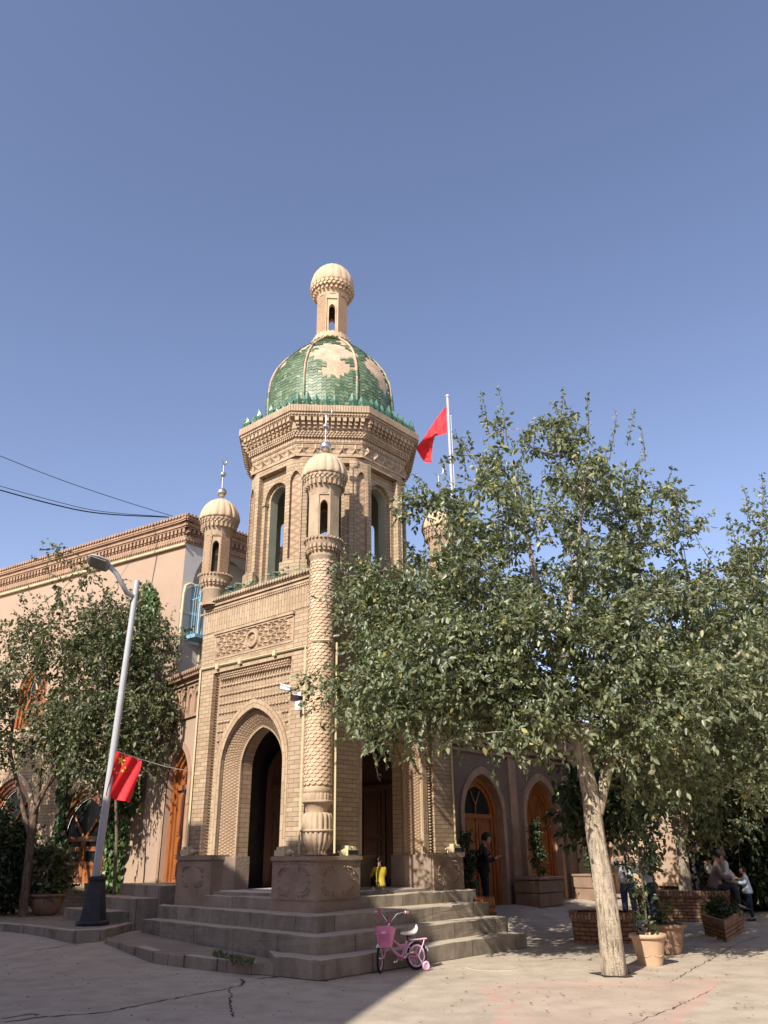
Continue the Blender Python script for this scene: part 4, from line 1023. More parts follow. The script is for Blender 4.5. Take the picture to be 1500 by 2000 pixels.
for i in range(9):
    u = u0+.12+i*.09; m.tube([MQR(u, z0+.04, -.2), MQR(u+.02, z0+.55, -.2+.03*(i % 2)), MQR(u, z1-.12, -.2)], [.028, .04, .03], 6)
m.build('curtain', ['plaster_w'], bl)
m = MB(); m.tube([MQR(.9, z0-.05, -.3), MQR(.9, 5.5, -.02)], .035, 6); m.tube([MQR(.65, z0-.1, -.05), MQR(.65, 5.3, -.05)], .03, 6); m.build('bracket', ['cream'], bl)

# ---------------------------------------------------------------- low wall with the orange side door
P0 = W(.4, 3.5); lw = Vector((-math.sin(R(38)), math.cos(R(38)), 0)); ln_in = Vector((lw.y, -lw.x, 0)); ln_in = ln_in if ln_in.y > 0 else -ln_in
MW = lambda u, v, d: P0 + lw*u + ln_in*d + Vector((0, 0, v))
sw = empty('side_wall', (0, 0, 0), 0, 'narrow brick wall with an orange arched door between the gatehouse and the pink building', 'wall')
m = MB(); dc, dw_ = 1.42, .52
arch_wall(m, MW, -.3, 3.1, 0, 4.15, dc, dw_, 2.95, 3.66, 1.0, 0, 0); arch_reveal(m, MW, dc, dw_, 2.95, 3.66, 1.0, 0, .3, 0)
m.face([MW(-.3, 4.15, 0), MW(3.1, 4.15, 0), MW(3.1, 5.1, 0), MW(-.3, 5.1, 0)], m=0)
m.face([MW(-.3, 5.1, 0), MW(3.1, 5.1, 0), MW(3.1, 5.1, 1), MW(-.3, 5.1, 1)], m=0)
m.build('wall', ['plaster'], sw)
m = MB()
bar(m, MW, -.3, 3.1, 4.95, 5.05, -.10, 0); bar(m, MW, -.3, 3.1, 5.05, 5.11, -.2, 0); bar(m, MW, -.3, 3.1, 4.22, 4.28, -.05, 0); bar(m, MW, -.3, 3.1, 4.88, 4.95, -.05, 0)
for i in range(30): m.tube([MW(-.25+i*.11, 5.15, -.26), MW(-.25+i*.11, 5.20, .1)], .045, 6)
for i in range(10):
    u = -.1+i*.32; bar(m, MW, u, u+.06, 4.28, 4.88, -.05, 0)
    arch_ring(m, MW, u+.19, .08, 4.74, .13, 4.86, 4.60, 4.28, -.05); arch_reveal(m, MW, u+.19, .08, 4.60, 4.74, 4.28, -.05, 0, 0, False)
arch_ring(m, MW, dc, dw_, 3.66, dw_+.12, 3.80, 2.95, 1.0, -.03); arch_reveal(m, MW, dc, dw_+.12, 2.95, 3.80, 1, -.03, 0, 0, False)
m.build('cornice', ['terra_d'], sw)
m = MB(); wood_door(m, MW, dc, dw_, 1.0, 2.95, 3.66, .1, m=(0, 0, 0)); m.build('door', ['door'], sw)
ws = empty('side_stairs', (0, 0, 0), 0, 'short flight of grey cement steps climbing to the orange side door', 'steps')
for (t0, t1, o0, o1, z0, z1) in ((.45, 2.5, .0, .60, .2, .985), (.55, 2.7, .55, 1.05, .2, .77), (.75, 2.9, 1.0, 1.55, .2, .56)):
    m = MB(); poly_prism(m, [MW(t0, 0, -o0).to_2d(), MW(t1, 0, -o0).to_2d(), MW(t1, 0, -o1).to_2d(), MW(t0, 0, -o1).to_2d()], z0, z1); rough(m.build('step', ['step'], ws), .014)

# ---------------------------------------------------------------- shaded facade on the right
FY = 1.4; fc = empty('shop_facade', K, ANG, 'long shaded two-storey brick facade with two orange pointed-arch doors right of the gatehouse', 'building')
MF = lambda u, v, d: Vector((u, FY+d, v))
m = MB()
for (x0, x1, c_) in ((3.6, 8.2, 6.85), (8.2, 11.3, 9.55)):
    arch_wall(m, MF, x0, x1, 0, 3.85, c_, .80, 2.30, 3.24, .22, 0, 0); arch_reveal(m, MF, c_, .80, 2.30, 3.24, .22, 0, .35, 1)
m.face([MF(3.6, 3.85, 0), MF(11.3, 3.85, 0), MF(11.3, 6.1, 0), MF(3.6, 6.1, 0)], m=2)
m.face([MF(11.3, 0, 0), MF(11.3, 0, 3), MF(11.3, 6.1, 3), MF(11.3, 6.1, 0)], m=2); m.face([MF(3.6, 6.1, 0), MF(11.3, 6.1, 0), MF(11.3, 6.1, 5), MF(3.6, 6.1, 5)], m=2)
m.build('wall', ['dots', 'terra_d', 'brick_shaded'], fc)
m = MB()
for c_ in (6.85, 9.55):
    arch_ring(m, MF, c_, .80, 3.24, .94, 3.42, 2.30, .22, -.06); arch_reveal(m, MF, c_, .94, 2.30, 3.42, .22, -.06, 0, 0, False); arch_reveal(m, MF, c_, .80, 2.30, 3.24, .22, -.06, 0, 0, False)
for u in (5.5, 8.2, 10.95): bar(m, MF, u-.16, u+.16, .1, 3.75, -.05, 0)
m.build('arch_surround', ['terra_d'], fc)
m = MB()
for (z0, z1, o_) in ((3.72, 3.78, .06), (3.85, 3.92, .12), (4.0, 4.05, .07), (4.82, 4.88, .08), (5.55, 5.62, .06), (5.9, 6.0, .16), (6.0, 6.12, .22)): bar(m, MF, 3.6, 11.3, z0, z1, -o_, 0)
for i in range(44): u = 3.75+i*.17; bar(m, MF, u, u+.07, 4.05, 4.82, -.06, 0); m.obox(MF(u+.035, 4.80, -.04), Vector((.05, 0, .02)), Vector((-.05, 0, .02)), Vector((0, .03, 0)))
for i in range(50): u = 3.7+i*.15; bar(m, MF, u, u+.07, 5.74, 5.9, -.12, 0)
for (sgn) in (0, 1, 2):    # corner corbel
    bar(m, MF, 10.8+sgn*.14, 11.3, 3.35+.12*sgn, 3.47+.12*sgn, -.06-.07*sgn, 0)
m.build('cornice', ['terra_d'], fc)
m = MB(); wood_door(m, MF, 6.85, .80, .22, 2.30, 3.24, .12, m=(0, 0, 1), glass=2.30)
m.tube([MF(6.85, 2.36, .2), MF(6.85, 2.55, .19), MF(6.66, 2.86, .19)], .02, 6); m.tube([MF(6.85, 2.55, .19), MF(7.04, 2.86, .19)], .02, 6); m.build('door', ['door', 'glass'], fc)
m = MB(); wood_door(m, MF, 9.55, .80, .30, 2.30, 3.24, .12, m=(0, 0, 0))
for sg in (-.3, .3): arch_ring(m, MF, 9.55+sg, .2, 2.72, .25, 2.8, 2.2, .95, .19); 
star(m, MF, 9.85, .72, .16, 4, .19, .02); m.build('door', ['door'], fc)

# far sunlit wall and house at the end of the court
cw = empty('court_house', K, ANG, 'low sunlit pink plastered house closing the far end of the shaded court', 'house')
MC2 = lambda u, v, d: Vector((15.2+d, u, v)); MC3 = lambda u, v, d: Vector((u, 1.75+d, v))
m = MB(); arch_wall(m, MC3, 11.35, 15.2, 0, 5.2, 13.4, .7, 2.3, 3.1, .35, 0, 0); arch_reveal(m, MC3, 13.4, .7, 2.3, 3.1, .35, 0, .3)
m.face([MC2(1.75, 0, 0), MC2(-14, 0, 0), MC2(-14, 5.2, 0), MC2(1.75, 5.2, 0)]); m.face([MC2(1.75, 5.2, 0), MC2(-14, 5.2, 0), MC2(-14, 5.2, 6), MC2(1.75, 5.2, 6)])
m.build('wall', ['plaster'], cw)
m = MB(); bar(m, MC2, -14, 1.75, 4.8, 4.9, -.08, 0); bar(m, MC2, -14, 1.75, 5.1, 5.25, -.2, 0)
for i in range(70): bar(m, MC2, 1.5-i*.2, 1.6-i*.2, 4.92, 5.08, -.12, 0)
m.build('cornice', ['terra_d'], cw)
m = MB(); wood_door(m, MC3, 13.4, .7, .35, 2.3, 3.1, .1, m=(0, 0, 0)); m.build('door', ['door'], cw)
m = MB(); bar(m, MC2, -3.2, -2.2, .35, 2.4, -.03, .1); m.build('door', ['door_d'], cw)

# the house across the street whose roof shades the forecourt
Pk = Vector((0, 13.04, 1.5)) + S*(7.5/S.z); eb = Vector((-.229, -.973, 0))
oh = empty('opposite_house', (0, 0, 0), 0, 'tall pink plastered house standing across the street from the gatehouse', 'house')
m = MB(); pk = Vector((Pk.x, Pk.y, 0))
quad = [pk, pk+eb*16, pk+eb*16+adir*9, pk+adir*16]
poly_prism(m, [(p.x, p.y) for p in quad], -.2, Pk.z); m.build('wall', ['plaster'], oh)
m = MB()
def parapet(s0, s1, h):
    c0, c1 = pk+adir*s0, pk+adir*s1; inn_ = Vector((-bdir.x, -bdir.y, 0))*.3
    poly_prism(m, [(c0).to_2d(), (c1).to_2d(), (c1+inn_).to_2d(), (c0+inn_).to_2d()], Pk.z-.1, Pk.z+h)
parapet(4.55, 5.15, .55); parapet(1.6, 2.2, .22); parapet(5.15, 8.2, .10); parapet(10.5, 12.0, .7)
m.build('parapet', ['plaster'], oh)

for (x0, x1, y0, y1, h_, lb_) in ((-3.5, 13, -15, -7, 7.5, 'unseen long pink plastered house added behind the viewpoint to block sky light'), (13.2, 21, -8, 10, 7.0, 'unseen pink plastered house added on the right-hand side to block sky light')):  # unseen houses added to cut sky light and deepen the shadows
    o = empty('sky_block_house', ((x0+x1)/2, (y0+y1)/2, 0), 0, lb_, 'house'); m = MB(); hx, hy = (x1-x0)/2, (y1-y0)/2
    m.box(-hx, hx, -hy, hy, 0, h_); m.build('wall', ['plaster'], o); m = MB(); m.box(-hx-.2, hx+.2, -hy-.2, hy+.2, h_, h_+.25); m.build('cornice', ['terra_d'], o)
# ================================================================ FOLIAGE
def leaves(name, pos, dr, nr, size, mat, parent, wid=.3):
    pos, dr, nr = (np.asarray(q, float) for q in (pos, dr, nr)); size = np.asarray(size, float)[:, None]
    dr /= np.linalg.norm(dr, axis=1)[:, None]; s = np.cross(dr, nr); s /= np.linalg.norm(s, axis=1)[:, None]+1e-9; n = np.cross(s, dr)
    V = np.stack([pos, pos+size*(.30*dr+wid*s+.10*n), pos+size*(.68*dr+wid*.78*s+.08*n), pos+size*(1.0*dr-.06*n), pos+size*(.68*dr-wid*.78*s+.08*n), pos+size*(.30*dr-wid*s+.10*n)], 1).reshape(-1, 3)
    N = len(pos); b0 = np.arange(N)*6
    F = np.stack([b0, b0+1, b0+2, b0+3, b0, b0+3, b0+4, b0+5], 1).reshape(-1, 4)
    me = bpy.data.meshes.new(name); me.vertices.add(N*6); me.vertices.foreach_set('co', V.ravel())
    me.loops.add(N*8); me.loops.foreach_set('vertex_index', F.ravel()); me.polygons.add(N*2)
    me.polygons.foreach_set('loop_start', np.arange(N*2)*4); me.polygons.foreach_set('loop_total', np.full(N*2, 4))
    me.materials.append(M_[mat]); me.update(); me.validate()
    o = bpy.data.objects.new(name, me); col.objects.link(o); o.parent = parent; return o
def inpoly(p, poly):
    x, y = p; r = False; j = len(poly)-1
    for i in range(len(poly)):
        xi, yi = poly[i]; xj, yj = poly[j]
        if (yi > y) != (yj > y) and x < (xj-xi)*(y-yi)/(yj-yi)+xi: r = not r
        j = i
    return r
def edge_dist(p, poly):
    m_ = 1e9; x, y = p
    for i in range(len(poly)):
        x0, y0 = poly[i-1]; x1, y1 = poly[i]; dx, dy = x1-x0, y1-y0; t = max(0, min(1, ((x-x0)*dx+(y-y0)*dy)/(dx*dx+dy*dy+1e-9)))
        m_ = min(m_, math.hypot(x-x0-t*dx, y-y0-t*dy))
    return m_
def crown_clumps(poly, D0, depth, n, scale_px, keep=None, seed=1, mind=.38, cap=None):
    rs = random.Random(seed); xs_ = [p[0] for p in poly]; ys_ = [p[1] for p in poly]; out = []
    tries = 0
    while len(out) < n and tries < n*400:
        tries += 1
        x, y = rs.uniform(min(xs_), max(xs_)), rs.uniform(min(ys_), max(ys_))
        if not inpoly((x, y), poly): continue
        e = edge_dist((x, y), poly)
        if e < 14: continue
        if keep and rs.random() > keep(x, y): continue
        h = depth*min(1, e/scale_px)**.6*(.35 if cap and x < 800 else 1); D = (D0(x, y) if callable(D0) else D0) + rs.uniform(-h, h)
        if cap: D = min(D, cap(x, y))
        p = at(x, y, D)
        if any((p-q[0]).length < mind for q in out): continue
        out.append((p, e))
    return out
def grow(name_parent, base_nodes, clumps, tube_mb, r_tip=.008, thick=.035, pull=None):
    """join every clump to the nearest limb with a curved branch"""
    nodes = [(p, r) for p, r in base_nodes]; fork = base_nodes[-1][0]
    for (c, e) in sorted(clumps, key=lambda q: (q[0]-fork).length):
        best = min(nodes, key=lambda n_: (n_[0]-c).length + .25*(n_[0]-fork).length*(1 if (n_[0]-fork).length > (c-fork).length else .0) + max(0, n_[0].z-c.z)*.3)
        p0, r0 = best; d = c-p0; L = d.length
        if L < .05: continue
        r1 = max(r_tip, min(r0*.72, thick*.5)); side = Vector((random.uniform(-1, 1), random.uniform(-1, 1), random.uniform(-.2, .8)))*L*.13
        pts = [p0, p0+d*.33+side*.8, p0+d*.68+side, c]; rr = [min(r0*.8, thick*(.5+.25*L)), r1, r1*.8, r_tip*.9]
        tube_mb.tube(pts, rr, 5, cap=False)
        nodes += [(pts[1], rr[1]), (pts[2], rr[2]), (c, rr[3])]
def foliate(clumps, ntw, per, size, rad, seed=1, twig_mb=None, droop=.35, up=.25, out_from=None, sparse=None):
    r_ = np.random.default_rng(seed); P_, D_, N_, S_ = [], [], [], []
    for (c, e) in clumps:
        c_ = np.array(c); k = ntw if not sparse else max(3, int(ntw*sparse(c, e)))
        rr = rad*(.75+.5*r_.random())
        for _ in range(k):
            d = r_.normal(size=3); d[2] += up
            if out_from is not None: q = c_-np.array(out_from); d += .5*q/np.linalg.norm(q)
            d /= np.linalg.norm(d); L = rr*(.55+.9*r_.random()); st_ = c_ + r_.normal(size=3)*rr*.28
            dro = droop*L*r_.random()
            pts = [st_ + d*L*t - np.array([0, 0, dro*t*t]) for t in (0, .35, .7, 1)]
            if twig_mb is not None and r_.random() < .45: twig_mb.tube([Vector(p) for p in pts], [.006, .005, .004, .002], 3, cap=False)
            for i in range(per):
                t = (i+.6)/per; p = st_ + d*L*t - np.array([0, 0, dro*t*t])
                a_ = d*.5 + r_.normal(size=3)*.55 + np.array([0, 0, -.55]); nn = r_.normal(size=3)*.7+np.array([0, 0, .8])
                P_.append(p+r_.normal(size=3)*.012); D_.append(a_); N_.append(nn); S_.append(size*(.5+.95*r_.random()))
    return P_, D_, N_, S_
def trunk_mb(pts, radii, n=14, wob=.06, seed=0):
    """tapered trunk with an uneven, ridged skin"""
    from mathutils import noise as mn
    m = MB(); path = []; rr = []
    for i in range(len(pts)-1):
        k = max(2, int((pts[i+1]-pts[i]).length/.12))
        for q in range(k): f = q/k; path.append(pts[i].lerp(pts[i+1], f)); rr.append(radii[i]*(1-f)+radii[i+1]*f)
    path.append(pts[-1]); rr.append(radii[-1]); rows = []; Ls = 0
    for i, p in enumerate(path):
        row = []
        for j in range(n):
            a_ = 2*math.pi*j/n; v = Vector((math.cos(a_), math.sin(a_), 0)); q = mn.noise(Vector((math.cos(a_)*1.8+seed, math.sin(a_)*1.8, p.z*1.1)))
            q2 = mn.noise(Vector((math.cos(a_)*5+seed, math.sin(a_)*5, p.z*2.5)))
            row.append(p + v*rr[i]*(1+wob*2*q+wob*q2))
        rows.append(row)
    m.quadgrid(rows, True, lambda i, j: (j/n, i*.12), 0, True); m.face(rows[-1]); return m

# ---- the big tree on the right
tb = atz(1200, 1905); tb.z = -.05
T1 = [tb, at(1189, 1800, 11.78), at(1172, 1680, 11.85), at(1160, 1600, 11.9), at(1152, 1545, 11.95)]
big = empty('street_tree', (tb.x, tb.y, 0), 0, 'large leafy street tree with a pale leaning trunk in front of the brick planters', 'tree')
off = Vector((tb.x, tb.y, 0))
def rel(v): return v - off
m = trunk_mb([rel(p) for p in T1], [.185, .145, .128, .12, .113], 18, .10, 3)
fork = T1[-1]; limbs = [
    [fork, at(1140, 1490, 11.9), at(1118, 1420, 11.9), at(1090, 1330, 12.2), at(1060, 1200, 12.5), at(1030, 1050, 12.5), at(1000, 900, 12.5)],
    [at(1165, 1590, 11.93), at(1185, 1510, 12.1), at(1215, 1420, 12.3), at(1260, 1300, 12.6), at(1330, 1180, 12.9)],
    [at(1118, 1420, 11.9), at(1040, 1340, 12.5), at(940, 1290, 12.8), at(820, 1260, 12.9), at(740, 1250, 12.9)],
    [at(1090, 1330, 12.2), at(1110, 1200, 12.6), at(1130, 1050, 12.7), at(1150, 880, 12.3)],
    [at(1118, 1420, 11.9), at(1080, 1400, 12.6), at(1000, 1280, 13.2), at(900, 1120, 13.2), at(840, 1020, 13.0)],
    [at(1215, 1420, 12.3), at(1300, 1380, 12.6), at(1420, 1300, 12.9), at(1520, 1200, 13)]]
base = []
for li, L in enumerate(limbs):
    n_ = len(L); r0 = .112 if li == 0 else (.085 if li == 1 else .05); rr = [r0*(1-i/(n_-1))**.9+.012 for i in range(n_)]
    m.tube([rel(p) for p in L], rr, 12, cap=False)
    for i in range(n_-1):
        for q in range(3): base.append((rel(L[i].lerp(L[i+1], q/3)), rr[i]))
polyA = [(588, 1395), (590, 1330), (628, 1290), (632, 1225), (650, 1180), (640, 1110), (680, 1068), (720, 1075), (760, 1100), (785, 1060), (762, 1000), (800, 935), (850, 935), (885, 880), (880, 845), (925, 870), (945, 830), (932, 765), (962, 752), (985, 800), (1000, 870), (1040, 850), (1062, 800), (1100, 755), (1150, 775), (1170, 850), (1205, 800), (1248, 800), (1235, 870), (1262, 935), (1335, 935), (1352, 1010), (1400, 1065), (1440, 1060), (1455, 950), (1490, 925), (1560, 950), (1700, 1050), (1800, 1300), (1750, 1500), (1500, 1560), (1400, 1560), (1300, 1545), (1230, 1570), (1190, 1500), (1150, 1480), (1100, 1440), (1040, 1490), (1000, 1470), (960, 1440), (880, 1440), (820, 1420), (770, 1455), (700, 1435), (640, 1440)]
def DA(x, y): return 12.75 + (.0006*(x-900) if x > 900 else 0)
keep = lambda x, y: (.28 if y < 920 else (.36 if y < 1120 else .8)) * (1 if x < 1560 else .5) * (.35 if 815 < x < 885 and 950 < y < 1170 else 1)
def capA(x, y):
    if y < 1120: return 13.9
    return (onplane(x, y, W(-.35, 0), bdir).y if x < 622 else min(15.6, onplane(x, y, W(0, -.35), adir).y)) - .5
clA = crown_clumps(polyA, DA, 2.3, 360, 190, keep, 5, .34, capA)
polyA2 = [(700, 1240), (900, 1180), (1250, 1180), (1320, 1400), (1250, 1540), (1200, 1500), (1160, 1470), (1100, 1450), (1040, 1495), (960, 1455), (880, 1450), (760, 1460), (690, 1400)]
clA += crown_clumps(polyA2, 11.3, .7, 75, 100, None, 77, .26)
polyA3 = [(665, 1130), (760, 1110), (880, 1120), (900, 1400), (820, 1410), (700, 1330)]
clA += [q for q in crown_clumps(polyA3, 14.3, .8, 46, 60, None, 78, .3, capA)]
clA = [(rel(p), e) for p, e in clA]
foA = rel(fork)
grow(big, base, clA, m, thick=.035)
tw = MB()
ca, cb = [], []
P1 = foliate(clA, 23, 12, .088, .40, 11, tw, .4, .15, foA, lambda c, e: .55 if e < 40 else 1)
# long shoots that stick out of the crown
shoots = [((955, 850), (938, 762)), ((990, 860), (972, 752)), ((1090, 850), (1102, 752)), ((1150, 860), (1146, 765)), ((1225, 870), (1238, 798)), ((1280, 960), (1330, 935)), ((930, 905), (884, 842)), ((1465, 1020), (1452, 948)), ((1490, 1000), (1488, 922)), ((1300, 1020), (1352, 1000)), ((840, 960), (806, 925)), ((640, 1300), (592, 1330)), ((640, 1370), (588, 1398)), ((690, 1110), (640, 1100)), ((1040, 900), (1045, 812)), ((1190, 900), (1205, 802)), ((800, 1010), (764, 990)), ((760, 1390), (742, 1462)), ((860, 1400), (872, 1478)), ((960, 1400), (985, 1490)), ((1070, 1440), (1070, 1520)), ((700, 1380), (690, 1442)), ((1440, 1080), (1420, 1000)), ((1260, 900), (1250, 830))]
rs = np.random.default_rng(3); P_, D_, N_, S_ = P1
for (a_, b_) in shoots:
    D0 = DA(*a_)+rs.uniform(-.4, .4); p, q = rel(at(*a_, D0)), rel(at(*b_, D0)); tw.tube([p, p.lerp(q, .5)+Vector((.02, 0, .03)), q], [.009, .006, .003], 4, cap=False)
    for i in range(34):
        t = i/34; c = np.array(p.lerp(q, t)); P_.append(c+rs.normal(size=3)*.035*(1.3-t)); D_.append(np.array(q-p)*.3+rs.normal(size=3)*.6+[0, 0, -.3]); N_.append(rs.normal(size=3)+[0, 0, .6]); S_.append(.078*rs.uniform(.6, 1.15))
m.build('trunk', ['bark'], big)
tw.build('twig', ['bark_d'], big)
leaves('crown', P_, D_, N_, S_, 'leaf', big, .25)
print('big tree leaves', len(P_))

def small_tree(name, label, base_pt, tpts, radii, poly, D, depth, n, scale_px, ntw, per, size, rad, leafmat, bark='bark_d', seed=1, extra=None, droop=.35, cat='tree', group=None, keep=None, mind=.34):
    o = empty(name, base_pt, 0, label, cat, group); of = Vector(base_pt)
    m = MB(); base = []
    for ti, (pts, rr) in enumerate(zip(tpts, radii)):
        pts = [p-of for p in pts]
        if ti == 0: t_ = trunk_mb(pts, rr, 12, .07, seed); m = t_
        else: m.tube(pts, rr, 8, cap=False)
        for i in range(len(pts)-1):
            for q in range(3): base.append((pts[i].lerp(pts[i+1], q/3), rr[i]))
    cl = [(p-of, e) for p, e in crown_clumps(poly, D, depth, n, scale_px, keep, seed, mind)]
    base_up = base[len(base)//3:]
    grow(o, base_up, cl, m, thick=.028)
    tw = MB(); P_, D_, N_, S_ = foliate(cl, ntw, per, size, rad, seed, tw, droop, .15, None)
    m.build('trunk', [bark], o); 
    if tw.v: tw.build('twig', ['bark_d'], o)
    leaves('crown', P_, D_, N_, S_, leafmat, o, .27)
    return o
# ---- trees on the left in front of the pink building
zp = .36
E0 = atz(45, 1735, zp+.05)
E0 = at(52, 1735, 18.6); E0.z = zp
small_tree('street_tree', 'dusty multi-stemmed tree at the far left edge in front of the pink building', E0,
    [[E0, at(60, 1640, 18.6), at(72, 1560, 18.6), at(78, 1500, 18.6)], [at(60, 1640, 18.6), at(40, 1560, 18.5), at(20, 1470, 18.5), at(30, 1350, 18.5)], [at(72, 1560, 18.6), at(105, 1520, 18.5), at(120, 1400, 18.5), at(130, 1250, 18.6)], [at(60, 1600, 18.6), at(95, 1530, 18.3), at(112, 1490, 18.3)]],
    [[.10, .085, .065, .05], [.06, .05, .04, .025], [.05, .045, .035, .02], [.04, .03, .025]],
    [(-260, 1250), (-100, 1150), (0, 1190), (30, 1160), (70, 1200), (90, 1110), (60, 1070), (95, 1040), (160, 1045), (200, 1110), (215, 1180), (200, 1290), (170, 1340), (185, 1400), (120, 1490), (95, 1500), (60, 1470), (0, 1500), (-150, 1540), (-260, 1450)],
    18.5, 1.1, 135, 110, 16, 10, .088, .48, 'leaf_l', 'bark_d', 21, keep=lambda x, y: .25 if y < 1230 else (.4 if (30 < x < 105 and 1290 < y < 1450) else 1))
F0 = at(226, 1735, 18.0); F0.z = zp
small_tree('street_tree', 'dense dusty tree behind the lamp post with branches reaching the side door', F0,
    [[F0, at(228, 1640, 18.0), at(226, 1560, 18.0), at(222, 1480, 18.0)], [at(226, 1560, 18.0), at(190, 1480, 18.1), at(150, 1420, 18.1)], [at(224, 1520, 18.0), at(250, 1440, 17.9), at(300, 1330, 17.8)], [at(222, 1480, 18.0), at(215, 1350, 18.1), at(200, 1200, 18.2)]],
    [[.035, .035, .03, .03], [.03, .025, .02], [.03, .025, .02], [.03, .025, .02]],
    [(130, 1310), (140, 1200), (200, 1170), (215, 1120), (262, 1085), (262, 1150), (300, 1150), (345, 1200), (335, 1260), (330, 1310), (352, 1350), (368, 1390), (340, 1440), (300, 1480), (280, 1510), (240, 1500), (200, 1540), (110, 1520), (100, 1420)],
    17.9, .8, 105, 90, 17, 10, .088, .46, 'leaf_l', 'bark_d', 33, keep=lambda x, y: .35 if y < 1200 else 1)
# ivy climbing the pink wall behind the lamp post
def ivy(label, polys, M, nrm_pt, dens, seed, base):
    o = empty('ivy', base, 0, label, 'ivy'); r_ = np.random.default_rng(seed); P_, D_, N_, S_ = [], [], [], []; of = np.array(base)
    stems = MB()
    for (cx, cy, rx, ry, n) in polys:
        for _ in range(n):
            a_, q = r_.random()*2*math.pi, math.sqrt(r_.random()); x, y = cx+rx*q*math.cos(a_), cy+ry*q*math.sin(a_)
            p = onplane(x, y, Q - nin*(.05+.18*r_.random()*(1-q*.6)), nin); P_.append(np.array(p)-of); D_.append(np.array([0, 0, -1.0])+r_.normal(size=3)*.4); N_.append(-np.array(nin)*1.0+r_.normal(size=3)*.45); S_.append(.13*(.6+.6*r_.random()))
    for (cx, cy, rx, ry, n) in polys:
        a_, b_ = onplane(cx, cy+ry, Q-nin*.03, nin), onplane(cx+rx*.3, cy-ry*.8, Q-nin*.03, nin); stems.tube([a_-Vector(base), a_.lerp(b_, .5)-Vector(base)+dl*.1, b_-Vector(base)], [.02, .015, .008], 5)
    stems.build('stem', ['bark_d'], o); leaves('foliage', P_, D_, N_, S_, 'leaf_i', o, .42)
bq = onplane(232, 1700, Q-nin*.1, nin); bq.z = zp
ivy('green ivy climbing the pink wall beside the red banner on the lamp post', [(285, 1190, 26, 60, 420), (270, 1300, 24, 90, 380), (232, 1430, 20, 70, 260), (225, 1600, 26, 90, 420), (262, 1520, 14, 70, 160), (215, 1690, 24, 50, 240)], None, None, 1, 5, bq)
bq2 = onplane(122, 1700, Q-nin*.1, nin); bq2.z = zp
ivy('yellow-green ivy on the pink wall between the two orange arched windows', [(122, 1560, 10, 60, 190), (118, 1640, 14, 50, 160), (125, 1500, 10, 30, 80)], None, None, 1, 6, bq2)

# ---- trees of the court behind the big tree
G0 = Vector((3.95, 16.35, gz(3.95, 16.35)+.3))
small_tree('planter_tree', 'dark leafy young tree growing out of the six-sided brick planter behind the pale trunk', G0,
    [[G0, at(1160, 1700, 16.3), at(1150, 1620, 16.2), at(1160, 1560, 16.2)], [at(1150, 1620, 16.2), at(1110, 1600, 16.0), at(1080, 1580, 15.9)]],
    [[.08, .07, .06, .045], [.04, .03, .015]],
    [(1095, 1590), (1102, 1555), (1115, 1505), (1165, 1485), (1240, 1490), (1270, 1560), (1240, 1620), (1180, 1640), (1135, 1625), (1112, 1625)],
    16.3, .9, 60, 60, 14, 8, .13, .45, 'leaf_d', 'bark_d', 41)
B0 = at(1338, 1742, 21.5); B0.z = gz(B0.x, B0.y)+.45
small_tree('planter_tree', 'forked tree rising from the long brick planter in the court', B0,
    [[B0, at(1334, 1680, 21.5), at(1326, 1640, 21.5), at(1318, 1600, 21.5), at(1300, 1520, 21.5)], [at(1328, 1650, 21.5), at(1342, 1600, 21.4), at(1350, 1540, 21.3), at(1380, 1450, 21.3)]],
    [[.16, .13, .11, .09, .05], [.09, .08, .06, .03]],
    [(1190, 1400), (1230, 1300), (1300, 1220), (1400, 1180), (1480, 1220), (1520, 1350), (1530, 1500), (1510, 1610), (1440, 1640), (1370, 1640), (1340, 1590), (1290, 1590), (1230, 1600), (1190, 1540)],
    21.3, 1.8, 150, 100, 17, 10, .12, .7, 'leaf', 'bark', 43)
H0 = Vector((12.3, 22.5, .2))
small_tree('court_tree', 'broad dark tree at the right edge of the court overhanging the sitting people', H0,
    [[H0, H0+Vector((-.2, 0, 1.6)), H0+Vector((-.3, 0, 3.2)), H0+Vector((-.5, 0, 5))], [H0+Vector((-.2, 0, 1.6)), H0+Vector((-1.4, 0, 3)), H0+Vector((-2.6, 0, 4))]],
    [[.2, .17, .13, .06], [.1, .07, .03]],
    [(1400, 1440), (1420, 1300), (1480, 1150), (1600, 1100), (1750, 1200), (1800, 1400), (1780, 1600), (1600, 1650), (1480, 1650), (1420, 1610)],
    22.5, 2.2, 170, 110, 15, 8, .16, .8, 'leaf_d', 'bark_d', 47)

def shrub(name, label, base, h, r, n, size, mat, seed, group=None, cat='shrub', stemh=.15, shape=1.0):
    o = empty(name, base, 0, label, cat, group); r_ = np.random.default_rng(seed); cl = []
    m = MB()
    for k in range(n):
        t = r_.random(); a_ = r_.random()*6.28; q = r*math.sqrt(r_.random())*(math.sin(math.pi*min(1, .25+.75*t*1.0))**.5 if shape == 1 else 1-.85*t)
        p = Vector((q*math.cos(a_), q*math.sin(a_), stemh+t*(h-stemh))); cl.append((p, 50))
        if k % 3 == 0: m.tube([Vector((0, 0, 0)), Vector((p.x*.3, p.y*.3, p.z*.6)), p], [.014, .009, .004], 4, cap=False)
    P_, D_, N_, S_ = foliate(cl, 7, 6, size, .20*max(.6, r/.4), seed, None, .3, .3)
    m.build('stem', ['bark_d'], o); leaves('foliage', P_, D_, N_, S_, mat, o, .3); return o

